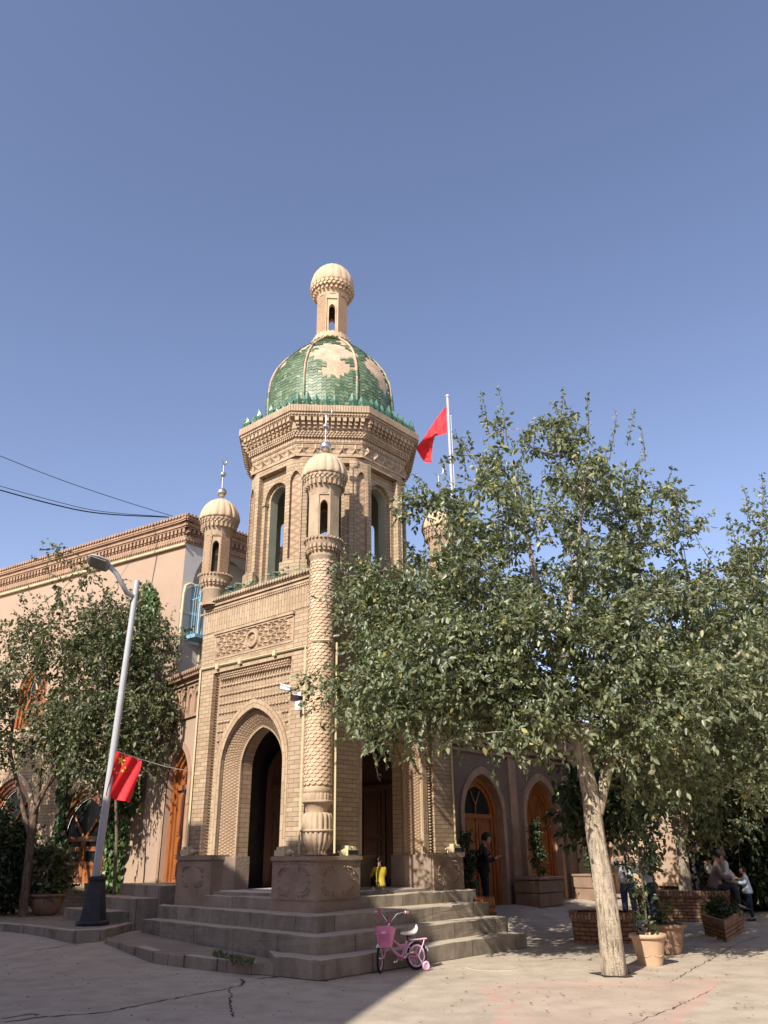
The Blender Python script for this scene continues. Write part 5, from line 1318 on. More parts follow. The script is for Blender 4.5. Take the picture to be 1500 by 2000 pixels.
# ================================================================ POTS AND PLANTERS
def pot(base, r, h, mat, label, group, rimr=1.1, footr=.68, round_=False):
    o = empty('plant_pot', base, 0, label, 'pot', group)
    m = MB()
    if round_: prof_ = [(.001, 0), (r*.55, 0), (r*.75, h*.15), (r*.93, h*.45), (r*.98, h*.75), (r*.96, h*.88)]
    else: prof_ = [(.001, 0), (r*footr, 0), (r*footr*1.02, h*.05), (r*.86, h*.5), (r*.97, h*.86)]
    m.lathe(prof_, 36); m.lathe([(r*.97, h*.86), (r*rimr, h*.87), (r*rimr*1.02, h*.94), (r*rimr, h), (r*.93, h), (r*.9, h*.85)], 36)
    if not round_:
        for k in range(28): a_ = 2*math.pi*k/28; m.tube([(r*.80*math.cos(a_), r*.80*math.sin(a_), h*.34+.015*math.sin(k*1.3)), (r*.80*math.cos(a_+.22), r*.80*math.sin(a_+.22), h*.34+.015*math.sin((k+1)*1.3))], .008, 4)
    m.build('pot_body', [mat], o)
    m = MB(); m.lathe([(r*.92, h*.86), (.001, h*.9)], 20); m.build('soil', ['soil'], o); return o
def sapling(base, h, label, seed, lean=(0, 0), mat='leaf_d', thick=.016, poly=None, n=14, s=.075, rad=.2):
    o = empty('sapling', base, 0, label, 'sapling', 'saplings in the clay pots'); m = MB(); top = Vector((lean[0], lean[1], h))
    m.tube([Vector((0, 0, 0)), top*.35+Vector((.01, 0, 0)), top*.7+Vector((-.015, 0, 0)), top], [thick, thick*.9, thick*.7, .005], 7)
    r_ = random.Random(seed); cl = []
    for k in range(n):
        t = .42+.6*k/n; c = top*t + Vector((r_.uniform(-1, 1), r_.uniform(-1, 1), r_.uniform(-.2, .4)))*.19; cl.append((c, 50)); m.tube([top*(t-.08), c], [.006, .003], 4, cap=False)
    for k in range(3): cl.append((Vector((r_.uniform(-.1, .1), r_.uniform(-.1, .1), h*r_.uniform(.04, .36))), 50))
    P_, D_, N_, S_ = foliate(cl, 6, 6, s, rad, seed, None, .3, .2); m.build('stem', ['bark_d'], o); leaves('foliage', P_, D_, N_, S_, mat, o, .28)
pa = atz(1272, 1886); pb_ = atz(1305, 1862)
pot(pa, .235, .40, 'pot', 'sunlit pale clay pot with a slim sapling, right of the pale tree trunk', 'clay pots in the court')
pot(pb_, .30, .42, 'pot_d', 'wide shaded clay pot standing just behind the sunlit pot', 'clay pots in the court')
sapling(pa+Vector((0, 0, .34)), 1.55, 'slim sapling with a pale stem in the sunlit clay pot', 3, (.04, .0), n=10)
sapling(pb_+Vector((0, 0, .36)), 1.9, 'bushier sapling leaning left out of the wide shaded clay pot', 4, (-.22, .0), n=14, rad=.24)
# six-sided brick planter
def brick_planter(name, label, poly, z0, h, cap=.07):
    c = sum((Vector((p[0], p[1], 0)) for p in poly), Vector())/len(poly); o = empty(name, (c.x, c.y, z0), 0, label, 'planter', 'brick planters in the court')
    P2 = [Vector((p[0]-c.x, p[1]-c.y, 0)) for p in poly]; n = len(P2)
    m = MB(); inn = [p*(1-.13/p.length) for p in P2]; ou = [p*(1+.03/p.length) for p in P2]; bat = [p*.95 for p in P2]
    for i in range(n):
        j = (i+1) % n; m.face([bat[i], bat[j], P2[j]+Vector((0, 0, h-cap)), P2[i]+Vector((0, 0, h-cap))], m=0)
        zc, zt_ = Vector((0, 0, h-cap)), Vector((0, 0, h))
        L = (ou[j]-ou[i]).length; nb = max(2, int(L/.085))
        for k in range(nb):
            f0, f1 = (k+.05)/nb, (k+.95)/nb; a_, b_ = ou[i].lerp(ou[j], f0), ou[i].lerp(ou[j], f1); a2, b2 = inn[i].lerp(inn[j], f0), inn[i].lerp(inn[j], f1); dz = Vector((0, 0, random.uniform(-.006, .006)))
            q = [a_, b_, b2, a2]; tp = [v+zt_+dz for v in q]; bt = [v+zc-Vector((0, 0, .03)) for v in q]; m.face(tp, m=1)
            for e in range(4): m.face([bt[e], bt[(e+1) % 4], tp[(e+1) % 4], tp[e]], m=1)
        m.face([inn[i], inn[j], inn[j]+zt_, inn[i]+zt_], m=0)
    m.build('planter_wall', ['redbrick', 'redbrick_v'], o)
    m = MB(); m.face([p+Vector((0, 0, h-.08)) for p in inn]); m.build('soil', ['soil'], o); return o
hc = Vector((3.92, 16.3, 0)); brick_planter('brick_planter', 'six-sided brick planter behind the pale leaning tree trunk', [(hc.x+.66*math.cos(R(20+60*k)), hc.y+.66*math.sin(R(20+60*k))) for k in range(6)], gz(3.92, 16.3)-.02, .50)
def zat(p): return gz(p.x, p.y)
b1, b2 = atz(1262, 1795, .15), atz(1414, 1803, .02); d_ = (b2-b1); d_.z = 0; d_.normalize(); n_ = Vector((-d_.y, d_.x, 0)); n_ = n_ if n_.y > 0 else -n_
b1 = Vector((5.85, 20.9, 0)); b2 = Vector((7.65, 20.05, 0)); d_ = (b2-b1).normalized(); n_ = Vector((-d_.y, d_.x, 0)); e1 = b2 + n_*3.2; e2 = b1 + n_*3.2
brick_planter('brick_planter', 'long shaded brick planter with a forked tree that people sit on', [b1.to_2d(), b2.to_2d(), e1.to_2d(), e2.to_2d()], .0, .64, .08)
s1, s2, s3 = atz(1375, 1826), atz(1420, 1842), atz(1462, 1812); s3 = s2 + (s3-s2)*.82
brick_planter('brick_planter', 'low rectangular brick planter with red sides in front of the sitting people', [s1.to_2d(), s2.to_2d(), s3.to_2d(), (s3+(s1-s2)).to_2d()], -.01, .36, .06)
shrub('flower_clump', 'low leafy flowers growing in the low rectangular brick planter', (s1+s3)/2+Vector((0, 0, .25)), .3, .35, 22, .06, 'leaf_d', 8, cat='plant')
# stone planters against the facade with clipped shrubs
def stone_planter(X, Y, hw, label, slabel, seed, h=.62, sh=1.25):
    p = W(X, Y); z = gz(p.x, p.y)-.02; o = empty('stone_planter', (p.x, p.y, z), ANG, label, 'planter', 'stone planters along the shaded facade'); m = MB()
    m.box(-hw*.97, hw*.97, -.33, .33, 0, h*.45); m.box(-hw, hw, -.35, .35, h*.47, h*.88); m.box(-hw*1.04, hw*1.04, -.38, .38, h*.90, h); bevel(m.build('planter_body', ['planter'], o), .02)
    shrub('potted_shrub', slabel, Vector((p.x, p.y, z+h-.05)), sh, .17, 40, .055, 'leaf_d', seed, 'clipped shrubs in stone planters', shape=0)
stone_planter(8.25, .85, .55, 'brown stone planter between the two orange arched doors', 'slim conical shrub in the planter between the two orange doors', 5)
stone_planter(11.0, .85, .45, 'brown stone planter right of the second orange door, half behind the tree trunk', 'small clipped shrub right of the second orange door', 6, sh=.7)
shrub('potted_shrub', 'low dark shrub against the facade beside the left orange door', W(5.75, 1.1, .1), 1.9, .2, 40, .06, 'leaf_d', 17, shape=0)
# pots and shrubs on the left pavement
lp = [(88, 1788, .34, .42, 'pot_d', True, 'large round clay pot at the kerb left of the lamp post'), (118, 1752, .26, .36, 'pot_r', False, 'dull red pot behind the large round pot, far left'),
      (228, 1756, .25, .36, 'pot_d', False, 'brown clay pot below the left pavement steps'), (200, 1768, .22, .3, 'pot_d', True, 'small dark pot close behind the lamp post base'), (262, 1740, .20, .34, 'pot_d', True, 'small shaded pot beside the side stairs')]
for (x, y, r_, h_, mt, rd, lb_) in lp:
    p = atz(x, y, zp); pot(p, r_, h_, mt, lb_, 'pots on the left pavement', round_=rd)
sh = [(88, 1740, 1.0, .38, 50, 'leafy shrub in the large round clay pot left of the lamp post', 'leaf_l'), (122, 1700, 1.5, .40, 70, 'tall dark shrub rising from the dull red pot', 'leaf_d'), (228, 1715, .8, .30, 40, 'small dark shrub in the brown clay pot under the red banner', 'leaf_d'), (262, 1700, .55, .24, 26, 'low bright green plant beside the side stairs', 'leaf_i')]
for i, (x, y, h_, r_, n, lb_, mt) in enumerate(sh):
    p = [atz(q[0], q[1], zp) for q in (lp[0], lp[1], lp[2], lp[4])][i] + Vector((0, 0, .3)); shrub('potted_shrub', lb_, p, h_, r_, n, .09, mt, 60+i, 'shrubs on the left pavement')
for i, (x, y, h_, r_, n, lb_) in enumerate([(10, 1785, 1.7, .6, 110, 'dense dark shrub at the far left edge of the pavement'), (60, 1735, 1.9, .55, 110, 'tall dark shrub under the multi-stemmed tree'), (-60, 1790, 2.2, .8, 120, 'wide dark shrub just beyond the left edge of the frame'), (150, 1735, 1.3, .4, 60, 'leafy shrub in front of the right orange arched window'), (195, 1725, 1.5, .34, 60, 'narrow shrub close behind the lamp post')]):
    shrub('shrub', lb_, atz(x, y, zp), h_, r_, n, .10, 'leaf_d', 80+i, 'shrubs on the left pavement')
m = MB(); pit = []
for k in range(14): a_ = 2*math.pi*k/14; q = .27+.05*math.sin(k*2.3)+.03*math.cos(k*5.1); pit.append((tb.x+q*math.cos(a_), tb.y+q*math.sin(a_), gz(tb.x, tb.y)+.008))
m.face(pit); tag(m.build('tree_pit', 'soil'), kind='structure')
gm_ = MB()
for _ in range(900):
    x, y = random.uniform(-7, 6.5), random.uniform(6, 19)
    if (Vector((x, y, 0))-K).dot(bdir) > -2.1 and (Vector((x, y, 0))-K).dot(adir) > -2.1 and x < 2.6: continue
    s_ = random.uniform(.004, .013); gm_.ball((x, y, gz(x, y)+s_*.4), s_, (1.2, .9, .6), 5, 3)
tag(gm_.build('grit', 'step'), 'small grit and pebbles scattered on the concrete', 'grit', kind='stuff')
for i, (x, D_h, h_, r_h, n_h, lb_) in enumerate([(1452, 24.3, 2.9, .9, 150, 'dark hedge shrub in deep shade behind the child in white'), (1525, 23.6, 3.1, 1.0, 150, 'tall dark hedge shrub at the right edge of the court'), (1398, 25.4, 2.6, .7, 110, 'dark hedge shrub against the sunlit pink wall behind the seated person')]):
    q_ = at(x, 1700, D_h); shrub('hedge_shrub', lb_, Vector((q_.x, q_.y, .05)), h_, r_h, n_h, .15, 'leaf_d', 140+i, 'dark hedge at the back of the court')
# grass tufts in the kerb joint
gp, gd, gn, gs = [], [], [], []; r_ = np.random.default_rng(9)
for (x0, x1, y0, n) in ((418, 442, 1869, 160), (448, 492, 1876, 330)):
    for _ in range(n):
        x = x0+(x1-x0)*r_.random(); p = atz(x, y0+(x-x0)*.22+r_.normal()*1.5, .14); gp.append(np.array(p)); gd.append(r_.normal(size=3)*.5+[0, 0, 1]); gn.append(r_.normal(size=3)); gs.append(.05+.07*r_.random())
o = leaves('grass', gp, gd, gn, gs, 'leaf', None, .07); tag(o, 'small grass tufts in the kerb joint', 'grass', kind='stuff')
# fallen leaves
gp, gd, gn, gs = [], [], [], []
for _ in range(200):
    x, y = (r_.uniform(850, 1500), r_.uniform(1760, 1990)) if r_.random() < .6 else (r_.uniform(0, 290), r_.uniform(1765, 1815))
    z0 = zp if x < 290 else 0
    p = atz(x, y, z0); z = zp if x < 290 else gz(p.x, p.y)
    if 'X' and (p-K).dot(bdir) < 3.5 and (p-K).dot(adir) > -2 and x > 300: continue
    gp.append(np.array([p.x, p.y, z+.012])); gd.append([r_.normal(), r_.normal(), .1]); gn.append([r_.normal()*.2, r_.normal()*.2, 1]); gs.append(.025+.03*r_.random())
M_['dry'] = island_mat('dry_leaf', [(0, (.16, .11, .05)), (.6, (.25, .18, .08)), (1, (.34, .28, .12))], .8)
o = leaves('fallen_leaves', gp, gd, gn, gs, 'dry', None, .3); tag(o, 'scattered dry fallen leaves on the pavement', 'leaves', kind='stuff')
# picket planter by the steps
pp_ = W(3.78, -.62); o = empty('picket_planter', (pp_.x, pp_.y, .46), ANG, 'small wooden picket planter standing at the right end of the steps', 'planter')
m = MB()
for i in range(8):
    u = -.2+i*.058
    for (a_, b_) in ((u, -.14), (u, .14)):
        m.box(a_-.022, a_+.022, b_-.008, b_+.008, -.0, .36); m.face([(a_-.022, b_-.008, .36), (a_+.022, b_-.008, .36), (a_, b_-.008, .43)]); m.face([(a_-.022, b_+.008, .36), (a_+.022, b_+.008, .36), (a_, b_+.008, .43)])
for i in range(5):
    v = -.12+i*.06
    for a_ in (-.235, .235): m.box(a_-.008, a_+.008, v-.022, v+.022, 0, .36); m.face([(a_, v-.022, .36), (a_, v+.022, .36), (a_, v, .43)])
m.build('picket_side', ['door'], o); m = MB(); m.box(-.24, .24, -.15, .15, .1, .14); m.box(-.24, .24, -.15, .15, .22, .26); m.build('rail', ['door_d'], o)
o.location = (pp_.x, pp_.y, .34); o.scale = (.8, .8, .95)
m = MB(); c_ = W(3.82, -.62); bx_ = empty('stone_block', (c_.x, c_.y, 0), ANG, 'rough cement block carrying the small picket planter', 'block'); m.box(-.3, .3, -.28, .28, 0, .34); rough(m.build('block', ['step'], bx_), .012)

# ================================================================ LAMP POST, BANNER, WIRES, FLAG
lb = atz(180, 1806, zp+.01); lamp = empty('street_lamp', (lb.x, lb.y, zp), 0, 'tall pale grey street lamp with a dark conical base on the left kerb', 'street lamp')
Dl = lb.y; top = at(268, 1134, Dl)-Vector((lb.x, lb.y, zp)); bs = at(187, 1722, Dl)-Vector((lb.x, lb.y, zp)); bs0 = at(181, 1790, Dl)-Vector((lb.x, lb.y, zp))
m = MB(); m.lathe([(.27, 0), (.29, .02), (.29, .06), (.25, .08)], 24); m.lathe([(.245, .08), (.15, .70), (.15, .73), (.175, .745), (.175, .79), (.10, .81), (.0, .81)], 8, sm=False); m.build('base', ['lampb'], lamp)
ps = bs0.lerp(bs, .5); tp = top
m = MB(); ps = Vector((ps.x*.5+bs.x*.5-.02, 0, .6)); m.tube([ps, ps.lerp(tp, .5), tp], [.074, .066, .055], 16); m.build('pole', ['paint_w'], lamp)
m = MB(); a0 = at(263, 1166, Dl)-Vector((lb.x, lb.y, zp)); pts = [a0, at(248, 1158, Dl-.15)-Vector((lb.x, lb.y, zp)), at(238, 1140, Dl-.3)-Vector((lb.x, lb.y, zp)), at(226, 1118, Dl-.42)-Vector((lb.x, lb.y, zp)), at(214, 1107, Dl-.5)-Vector((lb.x, lb.y, zp))]
m.tube(pts, [.05, .052, .05, .05, .05], 12); m.build('arm', ['paint_w'], lamp)
h0 = pts[-1]; h1 = at(171, 1092, Dl-.62)-Vector((lb.x, lb.y, zp)); ax = (h1-h0); L_ = ax.length; ax.normalize(); sy = Vector((.3, -.95, .42)); sy = (sy-ax*sy.dot(ax)).normalized(); up_ = sy.cross(ax).normalized(); up_ = up_ if up_.z > 0 else -up_
m = MB(); rows = []
for q, (w_, t_) in ((-.12, (.05, .05)), (0, (.09, .06)), (.12, (.22, .06)), (.5, (.25, .055)), (.85, (.22, .045)), (1.0, (.12, .02)), (1.02, (.01, .005))):
    c = h0+ax*L_*q; rows.append([c+sy*w_*math.cos(a_)*.9+up_*(t_*max(0, math.sin(a_))+.35*t_*min(0, math.sin(a_))) for a_ in [2*math.pi*k/16 for k in range(16)]])
m.quadgrid(rows, True, None, 0, True); m.face(rows[0]); hd = m.build('lamp_head', ['paint_w'], lamp)
m = MB(); c = h0+ax*L_*.52-up_*.024; m.obox(c, ax*L_*.34, sy*.16, up_*.008); m.build('led_panel', ['led'], hd)
# hanging banner with stars
on = at(226, 1470, Dl+.02); ba = at(226, 1467, Dl-.02); bb = at(277, 1484, Dl+.35)
flag = empty('flag', ba, 0, 'red flag with five yellow stars hanging from a cord at the lamp post', 'flag')
ux = (bb-ba); fw_ = ux.length; ux.normalize(); Hf = .84
def fp(s, t, o_=0):   # s across 0..1, t down 0..1
    n__ = Vector((ux.y, -ux.x, 0)); wv = .05*math.sin(s*7+t*2.5)*t + .03*math.sin(s*13+t*5)
    return ux*(s*fw_*(1-.08*t)) + Vector((0, 0, -t*Hf - .05*s*(1-s))) + n__*(wv+o_) + ux*(-.10*t)
m = MB(); m.quadgrid([[fp(j/16, i/16) for j in range(17)] for i in range(17)], False, None, 0, True); m.build('cloth', ['red'], flag)
m = MB()
# the flag hangs by its hoist edge, so its canton sits top left
def starat(s, t, r_, rot):
    for k in range(10):
        a0, a1 = math.pi*k/5+rot, math.pi*(k+1)/5+rot; r0, r1 = (r_, r_*.4) if k % 2 == 0 else (r_*.4, r_)
        f = lambda a_, q: fp(s+q*math.sin(a_)/fw_, t-q*math.cos(a_)/Hf, .006)
        m.face([fp(s, t, .006), f(a0, r0), f(a1, r1)])
starat(.27, .15, .105, .0); starat(.40, .36, .042, .3); starat(.50, .30, .001, .5); starat(.22, .44, .032, .6); starat(.36, .46, .001, .2); starat(.49, .20, .001, .1)
starat(.08, .40, .034, .2); starat(.46, .28, .030, .5)
m.build('star', ['yellow'], flag)
m = MB(); e = onplane(368, 1506, W(-.03, 0), bdir)-ba; m.tube([fp(0, 0), fp(1, 0), fp(1, 0).lerp(e, .5)+Vector((0, 0, -.02)), e], .008, 5); m.build('cord', ['led'], flag)
def wire(label, pts, r_=.011):
    m = MB(); o = empty('overhead_wire', pts[0], 0, label, 'wire', 'overhead wires above the pink building'); p0 = Vector(pts[0]); P_ = [Vector(p)-p0 for p in pts]; fine_ = []
    for i in range(len(P_)-1):
        for k in range(6):
            t = k/6; q = [P_[max(i-1, 0)], P_[i], P_[i+1], P_[min(i+2, len(P_)-1)]]
            fine_.append(.5*((2*q[1])+(q[2]-q[0])*t+(2*q[0]-5*q[1]+4*q[2]-q[3])*t*t+(3*q[1]-q[0]-3*q[2]+q[3])*t**3))
    fine_.append(P_[-1]); m.tube(fine_, r_, 5); m.build('cable', ['wire'], o)
wire('thin upper wire running down to the cornice of the pink building', [at(-60, 866, 17), at(100, 930, 18), at(230, 975, 19), at(350, 1012, 20)], .009)
wire('thick lower wire sagging to the cornice of the pink building', [at(-60, 940, 16), at(100, 984, 17), at(200, 1003, 18), at(330, 1010, 19.6)], .016)
wire('thin wire just above the thick lower wire', [at(-60, 932, 16), at(100, 977, 17), at(200, 999, 18), at(325, 1009, 19.6)], .008)
# flagpole on the roof behind
fb = at(885, 1200, 20.5); fpz = at(874, 774, 20.5); fpl = empty('flagpole', (fb.x, fb.y, 6.0), 0, 'white flagpole rising behind the right-hand turret', 'flagpole'); of = Vector((fb.x, fb.y, 6.0))
m = MB(); top_ = fpz-of; m.tube([Vector((top_.x, top_.y, 0)), top_], [.06, .04], 10); m.ball(top_, .065); m.build('pole', ['paint_w'], fpl)
m = MB(); m.tube([top_+Vector((.07, 0, -.7)), top_+Vector((.08, 0, -6))], .008, 4); m.tube([top_+Vector((0, 0, -.68)), top_+Vector((.09, 0, -.68))], .015, 5); m.build('halyard', ['white'], fpl)
fl_ = empty('flag', fpz, 0, 'plain-looking bright red flag flying limp from the white flagpole', 'flag')
px_ = lambda x, y, d=0: at(x, y, 20.5+d)-fpz
ctrl = [[(873, 790), (872, 815), (874, 846)], [(856, 812), (858, 838), (860, 850)], [(840, 836), (846, 850), (850, 851)], [(826, 858), (836, 862), (845, 868)], [(814, 872), (826, 880), (843, 895)], [(813, 877), (824, 898), (844, 902)], [(820, 884), (830, 905), (842, 904)]]
rows = []
for i, r__ in enumerate(ctrl): rows.append([px_(*r__[j], .12*math.sin(i*1.3+j*1.9)+.25*i*.3*(1 if j else .6)) for j in range(3)])
fine = []
for i in range(len(rows)-1):
    for k in range(4):
        t = k/4; rr_ = [rows[i][j].lerp(rows[i+1][j], t) for j in range(3)]; fine.append([rr_[0], rr_[0].lerp(rr_[1], .5)+Vector((0, .05*math.sin(i+k), 0)), rr_[1], rr_[1].lerp(rr_[2], .5)+Vector((0, .05*math.cos(i+k), 0)), rr_[2]])
m = MB(); m.quadgrid(fine, False, None, 0, True); o = m.build('cloth', ['red'], fl_); md = o.modifiers.new('sub', 'SUBSURF'); md.levels = md.render_levels = 2
# ================================================================ BICYCLE
M_['pink'] = plain('pink_bike_paint', (.62, .22, .38), .3, .06, 8, bmp=.02, spec=.5)
M_['pink_l'] = plain('pale_pink_plastic', (.80, .50, .66), .4, .05, 8, bmp=.02)
M_['pink_b'] = plain('pink_basket_plastic', (.66, .24, .41), .45, .06, 8, bmp=.05)
M_['magenta'] = plain('magenta_grip', (.55, .04, .20), .4, .06, 8, bmp=0)
M_['tyre'] = plain('black_tyre', (.022, .02, .022), .85, .2, 20, bmp=.2)
M_['chrome'] = plain('chrome', (.6, .6, .62), .22, .1, 10, metal=1, bmp=0)
M_['saddle'] = plain('pale_saddle', (.66, .63, .60), .5, .06, 10, bmp=.05)
pf, pr = atz(741, 1900), atz(814, 1893)
ax = (pf-pr); ax.z = 0; WB = .60
bang = math.atan2(ax.y, ax.x)
pr = pr + Vector((0, 0, 0)); pass
bike = empty('bicycle', (pr.x, pr.y, gz(pr.x, pr.y)), bang, 'small pink children\'s bicycle with basket and training wheels parked by the cement steps', 'bicycle')
RW = .175; fw = Vector((WB, 0, RW)); rwh = Vector((0, 0, RW)); steer = R(46)
def ring(m, c, r_, rt, n=36, k=8, mat=0, ang=0, flat=1):
    ca, sa = math.cos(ang), math.sin(ang); rows = []
    for i in range(n+1):
        a_ = 2*math.pi*i/n; row = []
        for j in range(k):
            b_ = 2*math.pi*j/k; rr = r_+rt*math.cos(b_); x, y, z = rr*math.cos(a_), rt*flat*math.sin(b_), rr*math.sin(a_)
            row.append(Vector((c.x+x*ca-y*sa, c.y+x*sa+y*ca, c.z+z)))
        rows.append(row)
    m.quadgrid(rows, True, None, mat, True)
def wheel(c, ang, name='wheel'):
    m = MB(); ring(m, c, RW-.018, .019, ang=ang); ty = m.build('wheel', ['tyre'], bike)
    m = MB(); ring(m, c, RW-.043, .013, ang=ang, flat=1.0); r = m.build('rim', ['pink_l'], ty)
    m = MB(); s = Vector((-math.sin(ang), math.cos(ang), 0)); m.tube([c-s*.04, c+s*.04], .018, 10)
    for k in range(14):
        a_ = 2*math.pi*k/14; q = Vector((math.cos(ang)*math.cos(a_), math.sin(ang)*math.cos(a_), math.sin(a_))); m.tube([c+s*.03*(1 if k % 2 else -1), c+q*(RW-.05)], .0028, 4)
    m.build('spokes', ['chrome'], ty)
wheel(rwh, 0); wheel(fw, steer)
fd = Vector((math.cos(steer), math.sin(steer), 0)); sd = Vector((-fd.y, fd.x, 0))
head_b = Vector((WB-.085, 0, .40)); head_t = Vector((WB-.125, 0, .52)); crown = Vector((WB-.075, 0, .385))
bb = Vector((.235, 0, .175)); st_t = Vector((.155, 0, .375)); 
m = MB()
m.tube([head_b-Vector((.01, 0, .02)), head_t+Vector((0, 0, .02))], .021, 10)
m.tube([head_b, Vector((.40, 0, .27)), Vector((.31, 0, .20)), bb], .021, 10); m.tube([head_t-Vector((0, 0, .03)), Vector((.38, 0, .38)), Vector((.28, 0, .315)), Vector((.19, 0, .32))], .017, 10)
m.tube([bb, st_t], .019, 10); m.ball(bb, .035)
for s in (-.045, .045):
    m.tube([bb+Vector((0, s*.5, 0)), rwh+Vector((0, s, 0))], .010, 8); m.tube([st_t+Vector((.01, s*.3, -.06)), rwh+Vector((0, s, 0))], .009, 8)
m.build('frame', ['pink'], bike)
m = MB()
for s in (-1, 1): m.tube([crown+sd*.045*s, fw+sd*.045*s], .012, 8)
m.tube([crown-sd*.045, crown+sd*.045], .014, 8); m.tube([crown, head_b], .014, 8)
m.build('fork', ['pink'], bike)
stem_t = head_t+Vector((-.03, 0, .10))
m = MB(); m.tube([head_t, stem_t], .013, 8)
m.tube([stem_t-sd*.23+Vector((0, 0, .11))-fd*.13, stem_t-sd*.20+Vector((0, 0, .125))-fd*.04, stem_t-sd*.10+Vector((0, 0, .09)), stem_t-sd*.03, stem_t+sd*.03, stem_t+sd*.10+Vector((0, 0, .09)), stem_t+sd*.20+Vector((0, 0, .125))-fd*.04, stem_t+sd*.23+Vector((0, 0, .11))-fd*.13], .0095, 8)
m.tube([stem_t-sd*.17+Vector((0, 0, .12))+fd*.03, stem_t-sd*.22+Vector((0, 0, .10))-fd*.06], .005, 5); m.tube([stem_t+sd*.17+Vector((0, 0, .12))+fd*.03, stem_t+sd*.22+Vector((0, 0, .10))-fd*.06], .005, 5)
m.build('handlebar', ['chrome'], bike)
for s in (-1, 1):
    m = MB(); m.tube([stem_t+sd*.215*s+Vector((0, 0, .118))-fd*.06, stem_t+sd*.235*s+Vector((0, 0, .105))-fd*.15], [.015, .016], 10); m.ball(stem_t+sd*.235*s+Vector((0, 0, .105))-fd*.155, .018); m.build('grip', ['pink_l'], bike)
m = MB(); m.ball(stem_t-sd*.14+Vector((0, 0, .13)), .024); m.ball(stem_t-sd*.16+Vector((0, 0, .07)), .02); m.ball(stem_t+Vector((0, 0, .01)), .03); m.build('bell', ['magenta'], bike)
# basket
bc = head_t+fd*.15+Vector((0, 0, -.10)); m = MB()
def bk(u, v, z): return bc+fd*u+sd*v+Vector((0, 0, z))
rows = []
for z, a_, b_, sl in ((-.10, .065, .085, 0), (0, .085, .105, 0), (.08, .10, .125, .01), (.125, .108, .135, .035), (.13, .112, .14, .038)):
    rows.append([bk(a_*math.copysign(abs(math.cos(t))**.45, math.cos(t)), b_*math.copysign(abs(math.sin(t))**.45, math.sin(t)), z + sl*math.cos(t)) for t in [2*math.pi*k/40 for k in range(40)]])
inner = [[p.lerp(bk(0, 0, 0)+Vector((0, 0, (p-bk(0, 0, 0)).z)), .05) for p in r__] for r__ in rows[::-1]]
m.quadgrid(rows+inner, True, None, 0, True); m.face(rows[0])
for q in range(11): m.obox(bk(.112, -.09+q*.018, .03), fd*.004, sd*.003, Vector((0, 0, .055)))
m.build('basket', ['pink_b'], bike)
m = MB(); m.obox(bk(.118, 0, .085)-fd*.0, fd*.002, sd*.03, Vector((0, 0, .014))); m.obox(bk(.02, -.125, .075), fd*.03, sd*.003, Vector((0, 0, .012))); m.build('sticker', ['pink_l'], bike)
# saddle
m = MB(); sc = st_t+Vector((-.02, 0, .085)); rows = []
for x, w_, t_, zz in ((.13, .008, .01, .002), (.11, .022, .018, .004), (.04, .03, .024, 0), (-.03, .05, .028, 0), (-.085, .068, .03, .006), (-.12, .062, .028, .03), (-.135, .05, .03, .06), (-.14, .03, .02, .085), (-.14, .005, .005, .092)):
    rows.append([sc+Vector((x, w_*math.cos(a_), zz+t_*math.sin(a_))) for a_ in [2*math.pi*k/14 for k in range(14)]])
m.quadgrid(rows, True, None, 0, True); m.build('saddle', ['saddle'], bike)
m = MB(); m.tube([st_t, sc-Vector((0, 0, .015))], .013, 8); m.tube([st_t+Vector((0, -.02, 0)), st_t+Vector((0, .03, 0))], .012, 6); m.tube([sc+Vector((.03, 0, -.03)), sc+Vector((-.06, 0, -.03))], .018, 6); m.build('seat_post', ['black'], bike)
# rear mudguard, carrier, crank, training wheels
m = MB(); rows = []
for i in range(15):
    a_ = R(15+i*11); rows.append([Vector((-(RW+.02)*math.cos(a_)*(1), v, RW+(RW+.02)*math.sin(a_)-abs(v)*.2)) for v in (-.03, -.015, 0, .015, .03)])
m.quadgrid(rows, False, None, 0, True); m.build('mudguard', ['white'], bike); m = MB(); rows = []
c0 = fw
for i in range(8):
    a_ = R(50+i*11); rows.append([c0+fd*((RW+.02)*math.cos(a_))+sd*v+Vector((0, 0, (RW+.02)*math.sin(a_)-abs(v)*.2)) for v in (-.028, -.014, 0, .014, .028)])
m.quadgrid(rows, False, None, 0, True); m.build('mudguard', ['white'], bike)
m = MB(); m.tube([Vector((.10, 0, .375)), Vector((-.16, 0, .38))], .045, 10, flat=.22)
for s in (-.04, .04):
    m.tube([Vector((-.11, s, .37)), Vector((-.09, s*1.2, .33)), Vector((0, s*1.3, RW))], .008, 6)
m.build('carrier', ['pink_l'], bike)
m = MB(); ring(m, bb+Vector((0, -.05, 0)), .045, .006); m.tube([bb+Vector((0, -.06, 0)), bb+Vector((0, .06, 0))], .014, 8)
m.tube([bb+Vector((0, -.06, 0)), bb+Vector((.07, -.065, -.06))], .007, 6); m.tube([bb+Vector((0, .06, 0)), bb+Vector((-.07, .065, .06))], .007, 6)
m.tube([bb+Vector((0, -.045, .045)), rwh+Vector((0, -.045, .03))], .006, 5); m.tube([bb+Vector((0, -.045, -.045)), rwh+Vector((0, -.045, -.03))], .006, 5)
m.obox(bb+Vector((.07, -.10, -.06)), (.03, 0, 0), (0, .03, 0), (0, 0, .009)); m.obox(bb+Vector((-.07, .10, .06)), (.03, 0, 0), (0, .03, 0), (0, 0, .009)); m.build('crank', ['chrome'], bike)
